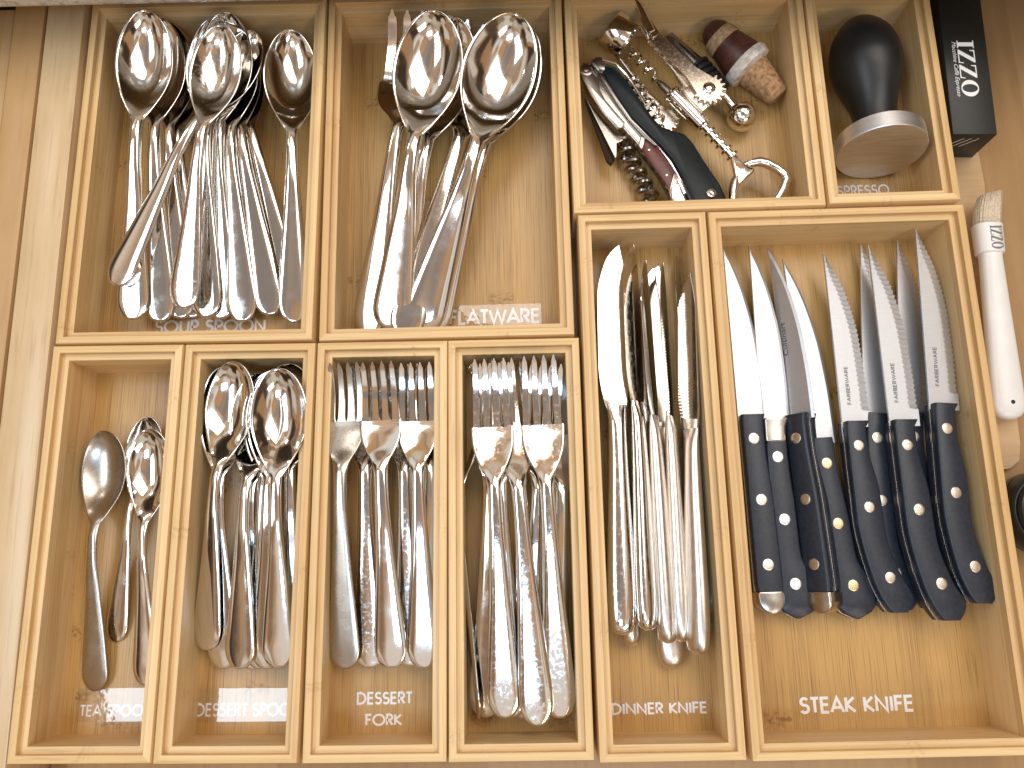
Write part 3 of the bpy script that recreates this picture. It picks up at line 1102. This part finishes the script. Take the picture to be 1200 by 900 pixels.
# ------------------------------------------------------------------ steak knives
def steak_meshes(kind):
    """kind: 'wave' (finger groove and flared palm, serrated), 'straight', 'round' (bird-beak butt)."""
    L = 223.0
    hb = {'wave': 113.0, 'straight': 114.5, 'round': 113.0, 'stub': 106.5}[kind]   # where handle meets blade
    stub = kind == 'stub'
    if stub:
        kind = 'round'
    if kind == 'wave':
        xl = pchip([0, 6, 20, 55, 90, 117], [6.0, 2.2, -3.0, -8.4, -8.6, -8.6])
        xr = pchip([0, 8, 20, 45, 70, 95, 108, 117], [17.0, 21.0, 15.2, 8.6, 7.8, 4.0, 3.8, 10.6])
    elif kind == 'round':
        xl = pchip([0, 8, 20, 60, 117], [-3, -7.5, -7.6, -8, -8.2])
        xr = pchip([0, 8, 22, 35, 60, 95, 108, 117], [9.5, 15.0, 12.5, 7.6, 6.4, 4.2, 4.6, 8.4])
    else:
        xl = pchip([0, 8, 60, 117], [-6.0, -7.4, -7.6, -8.0])
        xr = pchip([0, 8, 60, 100, 110, 117], [7.6, 8.0, 7.2, 5.0, 5.2, 8.4])
    T = 6.6

    def handle(y0, y1, grow, t0, t1, bev):
        rings = []
        for i in range(31):
            y = y0 + (y1 - y0) * i / 30
            a, b = xl(y) - grow, xr(y) + grow
            if kind != 'wave' and y < 7 and y0 < 1:
                k = 1 - math.sqrt(max(0, 1 - ((7 - y) / 7.3) ** 2))
                a, b = a + k * 6.5, b - k * 6.5
            e = bev * (0.4 if i in (0, 30) else 0)
            a, b = a + e, b - e
            rings.append([(a, y, t0 + bev), (a + bev * .3, y, t0 + bev * .3), (a + bev, y, t0), (b - bev, y, t0), (b - bev * .3, y, t0 + bev * .3), (b, y, t0 + bev),
                          (b, y, t1 - bev), (b - bev * .3, y, t1 - bev * .3), (b - bev, y, t1), (a + bev, y, t1), (a + bev * .3, y, t1 - bev * .3), (a, y, t1 - bev)])
        return auto(mesh(*loft(rings)), 50)
    y0 = 12.0 if kind == 'straight' else 0.0
    top = 100.0 if kind == 'round' and not stub else hb
    out = {'scale': [handle(y0, top, 0, 0.75, T, 1.3), handle(y0, top, 0, -T, -0.75, 1.3)],
           'tang': handle(y0, hb, 0.15, -0.72, 0.72, 0.1)}
    if kind == 'straight':
        out['butt_cap'] = handle(0, 11.7, 0.2, -T - .2, T + .2, 1.5)
    if kind == 'round' and not stub:
        out['bolster'] = handle(100.2, hb + 1, 0.1, -T + 1.0, T - 1.0, 1.6)
    # blade: straight spine at -x, curved edge at +x
    spx = -8.4
    if kind == 'wave':
        ed = pchip([112, 130, 165, 195, 212, 221, 223], [10.6, 10.8, 9.6, 4.4, -2.2, -7.0, -8.2])
    else:
        ed = pchip([112, 130, 160, 190, 210, 220, 223], [8.6, 8.7, 7.4, 2.8, -3.0, -7.0, -8.2])
    spf = pchip([112, 200, 223], [spx, spx, -8.4])
    rings = []
    n = 240
    for i in range(n + 1):
        y = hb - 3 + (L - hb + 3) * i / n
        a, b = spf(y), ed(y)
        wdt = b - a
        if kind == 'wave' and hb + 8 < y < 219:
            b -= 1.25 * abs(math.sin(math.pi * (y - hb) / 3.1)) ** 0.7 * min(1, wdt / 6)
        b = max(b, a + 0.25)
        m = b - min(5.2 if kind == 'wave' else 1.6, wdt * 0.55) * (1 if y > hb + 7 or kind != 'wave' else 0.05)
        t = 0.95
        rings.append([(a, y, t * .7), (a + .3, y, t), (m, y, t * .9), (b, y, 0.10), (b, y, -0.10), (m, y, -t * .9), (a + .3, y, -t), (a, y, -t * .7)])
    bl = mesh(*loft(rings))
    bl = auto(bl, 4 if kind == 'wave' else 4)
    out['blade'] = bl
    rv = []
    for y in ((98, 61, 20) if kind == 'wave' else (91, 55, 19) if kind == 'round' else (100, 64, 27)):
        x = (xl(y) + xr(y)) / 2 + (1.5 if kind == 'wave' and y < 30 else 0)
        rv.append(auto(mesh(*lathe((x, y, -T - .15), (x, y, T + .15), [(0, 2.4), (0.01, 3.2), (0.03, 3.7), (.97, 3.7), (.99, 3.2), (1, 2.4)], 18)), 50))
    out['rivet'] = rv
    return out


SK = {k: steak_meshes(k) for k in ('wave', 'straight', 'round', 'stub')}
MATS = {'scale': 'grip', 'tang': 'satin', 'butt_cap': 'satin', 'bolster': 'satin', 'blade': 'brush', 'rivet': 'rivet'}
TXT = {'F': lettering_mesh('FARBERWARE', 2.5, 0.16, 0.12, 24.0)[0], 'C': font_mesh('Cuisinart', 4.6, 0, 21)}


def steak(kind, label, end, tip, ze, zt, roll=0, text=None, flip=False, rivet='rivet'):
    o = thing('steak_knife', label, 'knife', (0, 0, 0), 'black handled steak knives in the large tray')
    for part, ms in SK[kind].items():
        for me in (ms if isinstance(ms, list) else [ms]):
            if not me.materials:
                me.materials.append(M[MATS[part]])
            ob = bpy.data.objects.new(part, me)
            COL.objects.link(ob)
            ob.parent = o
            if part == 'rivet' and rivet != 'rivet':
                ob.material_slots[0].link = 'OBJECT'
                ob.material_slots[0].material = M[rivet]
    if text:
        if text == 'F':
            link('lettering', TXT['F'], M['ink_grey'], o, (-1.2, 124, 1.03), (0, 0, math.pi / 2))
        else:
            link('lettering', TXT['C'], M['ink_black'], o, (-3.0, 152, 1.03), (0, 0, math.pi / 2))
    pose(o, at(end[0], end[1], ze), at(tip[0], tip[1], zt), roll, 223.0)
    return o


Z0 = -28.5
steak('wave', 'serrated steak knife lying low between the fourth and fifth serrated ones, grey blade sliver showing', (1072, 712), (1066, 284), Z0 - 1.5, Z0 - 1, 4)
steak('wave', 'serrated steak knife mostly hidden behind the knife with the silver rivet', (1030, 712), (1023, 286), Z0 - 1.5, Z0 - 1, 4)
steak('straight', 'steak knife with a steel butt cap at the left wall', (901, 718), (862, 288), Z0, Z0 + 2, 2)
steak('round', 'steak knife with tapered metal bolster and rounded black butt', (925, 724), (893, 288), Z0 - 2, Z0 + 2, 2, rivet='rivet_silver')
steak('stub', 'steak knife with brass rivets and no teeth, right of the edge-up one', (995, 725), (932, 303), Z0 - 1, Z0 + 2, 3, rivet='brass')
steak('straight', 'dark bladed steak knife resting on its edge with a steel butt', (968, 718), (914, 287), Z0 + 5, Z0 + 3, -50, text='C')
steak('wave', 'first serrated steak knife with engraved blade, left of the other serrated ones', (1027, 718), (979, 297), Z0 + 5, Z0 + 6, 6, text='F', rivet='rivet')
steak('wave', 'middle serrated steak knife lying on top with a silver rivet at its butt', (1086, 727), (1032, 288), Z0 + 11, Z0 + 10, 6, text='F')
steak('wave', 'rightmost serrated steak knife with engraved blade, pointing into the back corner', (1123, 706), (1087, 270), Z0 + 11, Z0 + 12, 8, text='F')


# ------------------------------------------------------------------ corkscrews and stoppers
def pts(lst, z):
    return [at(p[0], p[1], z) for p in lst]


def plate(name, px, ztop, thick, mat, parent, bev=0.4, tilt=None):
    """A flat part traced round its outline; ztop may be one level or one per corner."""
    zs = ztop if hasattr(ztop, '__len__') else [ztop] * len(px)
    top = [at(p[0], p[1], z) for p, z in zip(px, zs)]
    n = len(top)
    V = [(p.x, p.y, p.z - thick) for p in top] + [tuple(p) for p in top]
    F = [tuple(range(n))[::-1], tuple(range(n, 2 * n))] + [(i, (i + 1) % n, (i + 1) % n + n, i + n) for i in range(n)]
    V, F = rel(parent, (V, F))
    return link(name, bevelled(V, F, bev, 2), mat, parent)


def part(name, vf, mat, parent, ang=40):
    return link(name, auto(mesh(*rel(parent, vf)), ang), mat, parent)


# ball stopper (lowest)
p = at(825, 85, -26)
bs = thing('ball_stopper', 'bottle stopper with chrome ball and black rubber rings under the lever corkscrew', 'bottle stopper', (p.x, p.y, FLOOR))
a, b = at(784, 41, -27), at(817, 76, -27)
part('cone', lathe(a, b, [(0, 0.5), (.02, 2.6), (1, 5.0)], 20), M['darksteel'], bs)
c = at(851, 118, -26)
prof = []
for i in range(6):
    s = i / 6
    prof += [(s, 5.6), (s + .02, 7.6), (s + .09, 7.6), (s + .12, 5.6)]
part('rubber_ring', lathe(b, at(846, 110, -26), prof + [(1, 5.0)], 20), M['rubber'], bs)
part('neck', lathe(at(844, 109, -26), at(860, 127, -26), [(0, 5), (.3, 3.6), (1, 4)], 20), M['chrome'], bs)
bc = at(869, 137, -26.5)
part('ball', lathe(bc - Vector((0, 0, 9.4)), bc + Vector((0, 0, 9.4)), [(0.5 - 0.5 * math.cos(math.pi * i / 20), 9.4 * math.sin(math.pi * i / 20)) for i in range(21)], 36), M['chrome'], bs, 80)

# cork stopper with red head
p = at(870, 75, -26)
cs = thing('cork_stopper', 'bottle stopper of worn cork with dark red head and white ring', 'bottle stopper', (p.x, p.y, FLOOR))
a, b = at(829, 30, -21), at(913, 114, -25)
D = (b - a)
part('head', lathe(a, a + D * .50, [(0, .3), (.02, 4), (.08, 7), (.2, 9.4), (.4, 10.4), (.7, 12.5), (.9, 14.0), (1, 14.3)], 30), M['redglaze'], cs)
part('tan_band', lathe(a + D * .14, a + D * .26, [(0, 10.0), (.06, 10.6), (.94, 11.9), (1, 11.3)], 30), M['tan'], cs)
part('white_ring', lathe(a + D * .49, a + D * .63, [(0, 12), (.08, 15.2), (.4, 16.2), (.8, 15.4), (1, 11.0)], 34), M['waxwhite'], cs)
part('cork', lathe(a + D * .60, b, [(0, 11.6), (.15, 11.2), (.5, 9.6), (.9, 7.8), (.97, 7.3), (1, 6.4)], 28), M['cork'], cs)

# winged corkscrew
p = at(800, 120, -26)
wc = thing('winged_corkscrew', 'silver winged corkscrew with toothed levers and bottle opener loop', 'corkscrew', (p.x, p.y, FLOOR))
a, b = at(714, 33, -17), at(735, 49, -20)
rr = 13.2
d = (b - a)
part('collar', lathe(a, b, [(0, rr - 2.4), (0.0, rr - .6), (.05, rr), (.95, rr + .6), (1.0, rr + .3), (1.0, rr - 1.3), (.5, rr - 1.6), (0.02, rr - 2.4)], 40), M['chrome'], wc)
part('frame_bar', tube(pts([(752, 33), (765, 52), (790, 82), (800, 96), (806, 104)], -13), [1.9, 1.7, 1.7, 2.2, 2.6], 10), M['pitted'], wc)
part('frame_bar', tube(pts([(722, 62), (738, 84), (757, 108), (772, 124)], -25), [1.7, 1.6, 1.7, 2.2], 10), M['pitted'], wc)
part('shaft', lathe(at(771, 95, -20), at(792, 116, -20), [(0, 1.2), (.25, 2.4), (1, 2.4)], 14), M['darksteel'], wc)
part('screw', helix(at(733, 55, -21), at(770, 93, -20), 3.0, 4.2, 1.15), M['chrome'], wc)
part('sleeve', lathe(at(786, 108, -17), at(825, 148, -17), [(0, 4.4), (.02, 5.3), (.06, 5.6), (.09, 4.6), (.13, 4.5), (.16, 5.3), (.97, 5.3), (1, 4.3)], 28), M['chrome'], wc)
prof = []
N = 6
for i in range(N):
    s = i / N
    prof += [(s, 2.2), (s + .03, 2.2), (s + .04, 4.1), (s + .09, 4.1), (s + .10, 2.2)]
part('toothed_rack', lathe(at(823, 146, -17), at(862, 187, -18), prof + [(1, 2.2)], 18), M['chrome'], wc, 30)
plate('gear_housing', [(798, 103), (818, 99), (834, 96), (843, 107), (838, 118), (823, 131), (810, 118)], -10, 3, M['pitted'], wc, .6)


def lever(px_pivot, px_arm, z, teeth_from, teeth_to, r, wdt):
    c = at(*px_pivot, z)
    e = at(*px_arm, z + 2)
    ax = (e - c)
    ax.z = 0
    u = ax.normalized()
    v = Vector((-u.y, u.x, 0))
    poly = []
    n = 11
    base = math.atan2(u.y, u.x)
    Ln = ax.length
    poly += [c + u * Ln - v * wdt * .42, c + u * Ln + v * wdt * .42, c + u * r * 1.5 + v * wdt * .5]
    ang0, ang1 = base + math.radians(teeth_from), base + math.radians(teeth_to)
    for i in range(n):
        for k, rad in ((.1, .80), (.32, 1.02), (.62, 1.02), (.85, .80)):
            t = ang0 + (ang1 - ang0) * (i + k) / n
            poly.append(c + Vector((math.cos(t), math.sin(t), 0)) * r * rad)
    poly.append(c + u * r * 1.5 - v * wdt * .5)
    vf = prism([(q.x, q.y) for q in poly], c.z - 2.2, c.z + 2.2)
    return link('lever', bevelled(*rel(wc, vf), .45, 1), M['pitted'], wc), c


lv, pc = lever((830, 106), (765, 41), -9.0, 68, 300, 10.8, 9.5)
lv2, pc2 = lever((778, 141), (716, 92), -28, 60, 300, 10.0, 8.0)
part('pivot_rivet', lathe(pc + Vector((0, 0, 1)), pc + Vector((0, 0, 4.3)), [(0, 4), (.6, 4.0), (.75, 2.6), (.85, 2.4), (1, 1.2)], 20), M['chrome'], wc)
a = pts([(763, 39), (757, 27), (750, 13), (744, 2), (736, -8)], -8)
for i, p_ in enumerate(a):
    p_.z = -8 + i * 1.2
tip = part('lever_tip', tube(a, [3.6, 2.8, 2.2, 1.8, 1.2], 10), M['chrome'], wc)
plate('lever_shoulder', [(758, 27), (763, 22), (773, 38), (765, 45)], -5.5, 4, M['chrome'], wc, .8)
plate('opener_plate', [(857, 184), (861, 181), (872, 191), (882, 194), (885, 200), (876, 206), (866, 217), (862, 214), (861, 202)], -14.5, 4.5, M['chrome'], wc, 1.0)
path = pts([(872, 194), (880, 191), (890, 189.5), (899, 191.5), (911, 198), (919, 204), (921.5, 211), (917, 222), (911, 232), (905, 239)], -17)
part('opener_loop', tube(path, [2.0, 2.6, 3.0, 3.1, 3.1, 3.1, 3.1, 3.0, 2.9, 2.7], 14), M['chrome'], wc, 70)
path = pts([(866, 203), (861, 214), (859, 224), (859, 236)], -17)
part('opener_loop', tube(path, [2.2, 3.0, 3.1, 3.1], 14), M['chrome'], wc, 70)

# red handled waiter's corkscrew
p = at(740, 150, -28)
rc = thing('waiter_corkscrew', 'folding silver corkscrew with a red wooden inlay held by two pins', 'corkscrew', (p.x, p.y, FLOOR))
plate('handle', [(679, 80), (681, 74.5), (686, 72), (692, 74), (700, 83), (706, 90), (712, 100), (726, 121), (741, 139), (756, 153), (763, 157), (775, 168), (789, 189), (797, 208), (806, 232), (806, 246), (789, 246), (784, 223), (771, 200), (753, 176), (745, 166), (722, 141), (702, 117), (688, 98)], -15.5, 9, M['satin'], rc, 1.2)
plate('boot_lever', [(679, 79), (683, 72), (689, 72.5), (695, 82), (702, 93), (703, 104), (709, 116), (722, 131), (733, 143), (729, 149), (724, 151), (706, 131), (693, 112), (684, 94)], -13.8, 2.2, M['satin'], rc, .7)
plate('inlay', [(758, 157), (765, 163), (778, 180), (791, 200), (785, 222), (771, 202), (752, 176)], -14.6, 1.2, M['redwood'], rc, .4)
plate('end_bolster', [(792, 202), (797, 212), (805, 232), (805, 247), (789, 247), (786, 222)], -14.2, 2.0, M['chrome'], rc, .6)
plate('bolster', [(753, 152), (758, 156), (752, 175), (748, 169)], -14.2, 2, M['chrome'], rc, .6)
plate('folded_blade', [(763, 156), (776, 165), (789, 180), (799, 200), (807, 226), (803, 226), (793, 204), (781, 185), (768, 168)], -13.0, 3.0, M['chrome'], rc, .6)
for q in ((760.7, 175.5), (781.3, 205)):
    c_ = at(q[0], q[1], -14.5)
    part('pin', lathe(c_, c_ + Vector((0, 0, .7)), [(0, 1.0), (.5, 1.0), (1, .5)], 12), M['rivet'], rc)
c_ = at(686.5, 82.5, -14)
part('hinge', lathe(c_, c_ + Vector((0, 0, 1.6)), [(0, 4.2), (.35, 4.2), (.5, 3.6), (.52, 2.0), (.9, 1.8), (1, 1.0)], 22), M['darksteel'], rc)
part('screw', helix(at(771, 243, -27), at(727, 161, -25), 3.6, 6.5, 1.5), M['darksteel'], rc)
plate('foil_cutter', [(685, 112), (690, 119), (705, 138), (724, 158), (731, 160), (730, 165), (723, 168), (723, 182), (721, 186)], -19, 1.6, M['darksteel'], rc, .4)
plate('cutter_side', [(685, 114), (721, 186), (716, 193), (711, 188)], -22, 3, M['dark'], rc, .4)

# black folding corkscrew
p = at(780, 150, -26)
bk = thing('waiter_corkscrew', 'folding corkscrew with smooth matte black body and one silver screw', 'corkscrew', (p.x, p.y, FLOOR))
px = [(702, 76), (711, 72), (722, 77), (734, 91), (750, 113), (764, 134), (775, 146), (790, 152), (803, 155), (813, 166), (829, 191), (845, 216), (853, 232), (853, 248), (812, 248), (811, 235), (801, 210), (788, 187), (774, 170), (757, 154), (741, 138), (728, 120), (714, 97)]
plate('body', px, [-11 + 3 * i / 22 if i < 12 else -8 - 3 * (i - 11) / 11 for i in range(23)], 11, M['tealblack'], bk, 2.6)
plate('side_plate', [(697, 76), (703, 76), (715, 98), (729, 121), (742, 139), (757, 155), (772, 170), (768, 171), (752, 158), (737, 141), (722, 121), (708, 98)], -12.5, 5, M['darksteel'], bk, .8)
plate('hinge_block', [(692, 72), (698, 66), (706, 66), (712, 77), (708, 83), (701, 82)], -11, 6, M['darksteel'], bk, 1.0)
c_ = at(833.5, 226, -8)
part('screw_head', lathe(c_ - Vector((0, 0, 1.5)), c_ + Vector((0, 0, 1.3)), [(0, 3.0), (.6, 3.0), (.8, 2.4), (.85, 1.6), (1, .8)], 20), M['chrome'], bk)
part('screw', helix(at(778, 150, -17), at(740, 92, -15), 3.3, 6.5, 1.35), M['chrome'], bk)
part('folded_lever', tube(pts([(706, 70), (722, 75), (736, 90), (748, 108), (757, 124)], -10.5), [.8, 1.0, 1.1, 1.1, .9], 8), M['chrome'], bk)
part('screw', helix(at(762, 240, -30), at(722, 168, -31), 3.2, 6, 1.4), M['darksteel'], rc)

# tamper
disc = at(1026, 160, FLOOR + 27)
top = at(1006, 22, FLOOR + 22)
tm = thing('coffee_tamper', 'coffee tamper lying on its side, black bulb handle and steel disc', 'tamper', (disc.x, disc.y, FLOOR))
ax = (disc - top)
ax.z = 0
ax.normalize()
ax = (ax * math.cos(math.radians(9)) + Vector((0, 0, math.sin(math.radians(9))))).normalized()
f0 = at(1033, 179, FLOOR + 27.5)
part('disc', lathe(f0 - ax * 10.5, f0, [(0, 25.4), (.03, 26.4), (.05, 26.6), (.95, 26.6), (1, 26.2)], 64), M['tamper'], tm, 30)
hb = f0 - ax * 10.3
ht = Vector((top.x, top.y, FLOOR + 21.5))
Lh = (hb - ht).length
prof = [(0, .5), (.02, 6), (.05, 9.5), (.11, 14), (.2, 18.2), (.3, 20.3), (.4, 20.8), (.5, 19.6), (.6, 17.0), (.7, 14.2), (.8, 12.4), (.9, 11.8), (1, 12.4)]
pf = pchip([q[0] for q in prof], [q[1] for q in prof])
part('handle', lathe(ht, hb, [(i / 40, pf(i / 40) * 1.06) for i in range(41)], 48), M['blackhandle'], tm, 80)

# ------------------------------------------------------------------ loose things to the right of the trays
zt = -8.0
a, b, c_, d_ = at(1117, 158, zt), at(1168.5, 155, zt), at(1095, -40, zt), at(1148, -42, zt)
bx = thing('carton', 'black cardboard carton with white serif letters, in the back right of the drawer', 'box', ((a.x + b.x) / 2, a.y, BASE))
yd = Vector((c_.x - a.x, c_.y - a.y, 0)).normalized()
bx.rotation_euler.z = math.atan2(yd.y, yd.x) - math.pi / 2 - 0.0
wd = (b - a).length
link('carton_body', bevelled(*box(-wd / 2, wd / 2, 0, 120, 0.2, zt - BASE), .5, 2), M['card'], bx)


def on_box(px):
    v = at(px[0], px[1], zt) - bx.location / S
    r = -bx.rotation_euler.z
    return Vector((v.x * math.cos(r) - v.y * math.sin(r), v.x * math.sin(r) + v.y * math.cos(r), zt - BASE + .06))


i0, i1 = on_box((1121, 47.5)), on_box((1127, 113))
link('lettering', serif_mesh('IZZO', 10.4, (i1 - i0).length), M['ink_white'], bx, i0 + Vector((-.2, 0, 0)), (0, 0, -math.pi / 2))
i0, i1 = on_box((1115, 49), ), on_box((1121, 113))
me = font_mesh('Macchine Caffè Espresso', 3.6, 0.35, (i1 - i0).length)
link('lettering', me, M['ink_white'], bx, i0, (0, 0, -math.pi / 2))
st = []
for k in range(3):
    x0 = -wd / 2 + 1.5 + k * 4.6
    n_ = 6
    st.append(([(x0, -.06, 19), (x0 + .7, -.06, 19), (x0 + 8.2, -.06, 29), (x0 + 7.5, -.06, 29)], [(0, 1, 2, 3)]))
link('printed_stripe', mesh(*join(st), fix=False), M['ink_white'], bx)

# pale wooden paddle lying on the drawer bottom
z = BASE + 4.5
outl = [(1112, 165), (1146, 170), (1155, 215), (1158, 250), (1170, 330), (1186, 430), (1197, 520), (1196, 540), (1186, 549), (1170, 552), (1150, 545), (1135, 500), (1122, 420), (1112, 300)]
q = at(1150, 380, BASE)
pd = thing('wooden_paddle', 'pale wooden paddle lying flat under the white brush', 'wooden utensil', q)
plate('paddle_blade', outl, z, 4.2, M['paddle'], pd, 1.4)

# white brush
za = -22.0
A, B = at(1183, 492, -28), at(1156, 264, -24)
ax = (B - A).normalized()
br = thing('pastry_brush', 'white plastic brush with cream bristles and printed ferrule', 'brush', A)
bx_ = ax.cross(Vector((0, 0, 1))).normalized()
bz_ = bx_.cross(ax)
mat = Matrix((bx_, ax, bz_)).transposed().to_4x4()
mat.translation = A * S
br.matrix_world = mat
L = (B - A).length


def oval(stations, n=24, p=2.6):
    rings = []
    for y, hw_, ht_ in stations:
        r = []
        for i in range(n):
            t = 2 * math.pi * i / n
            cx_, sx_ = math.cos(t), math.sin(t)
            r.append((hw_ * abs(cx_) ** (2 / p) * (1 if cx_ > 0 else -1), y, ht_ * abs(sx_) ** (2 / p) * (1 if sx_ > 0 else -1)))
        rings.append(r)
    return rings


hs = [(0, .6, .6), (.6, 4, 2.2), (2.2, 7, 3.4), (5, 9.2, 4.4), (9, 10.0, 5.0), (30, 9.3, 5.2), (70, 7.6, 5.4), (L - 21, 6.4, 5.6), (L - 18, 6.8, 6.0)]
link('handle', auto(mesh(*loft(oval(hs)))), M['white'], br)
link('ferrule', auto(mesh(*loft(oval([(L - 19, 7.6, 6.3), (L - 18.4, 8.2, 6.8), (L - .6, 8.6, 7.0), (L, 8.0, 6.4)])))), M['white'], br)
link('hole_shade_disc', auto(mesh(*lathe((.5, 10, 2), (.5, 10, 5.06), [(0, 1.25), (1, 1.25)], 16))), M['ink_black'], br)  # black disc on the handle, its colour stands for the dark of a hole
bris = []
rnd = random.Random(3)
for i in range(900):
    u, v = rnd.uniform(-1, 1), rnd.uniform(-1, 1)
    if abs(u) ** 2.6 + abs(v) ** 2.6 > 1:
        continue
    x0, z0 = u * 7.4, v * 5.6
    fan = 0.92
    l = 20 + 1.5 * u + rnd.uniform(-.5, .5)
    bris.append(tube([(x0, L - 1.5, z0), (x0 * 1.0 + 1.4, L + 9, z0), (x0 * fan + 4.4, L + l, z0 * .8)], [.6, .6, .5], 4))
b_ = link('bristles', mesh(*join(bris), smooth=True), M['bristle'], br)
b_['kind'] = 'stuff'
link('lettering', serif_mesh('IZZO', 7.0, 15), M['ink_grey'], br, (-2.0, L - 2.6, 7.06), (0, 0, -math.pi / 2))

# black round jar cut by the frame
c_ = at(1232, 600, -20)
jr = thing('black_jar', 'glossy black round pot at the right edge below the brush', 'jar', (c_.x, c_.y, BASE))
vf = lathe((c_.x, c_.y, BASE + .3), (c_.x, c_.y, -18), [(0, 18), (.05, 21), (.3, 24), (.7, 24), (.92, 21.5), (.95, 22.5), (1, 21.5), (1, 17)], 48)
part('pot_body', vf, M['jar'], jr)
part('pot_lid', lathe((c_.x, c_.y, -18.2), (c_.x, c_.y, -11), [(0, 18), (.2, 20.5), (.5, 19.5), (.9, 10), (1, 3)], 48), M['jar'], jr)
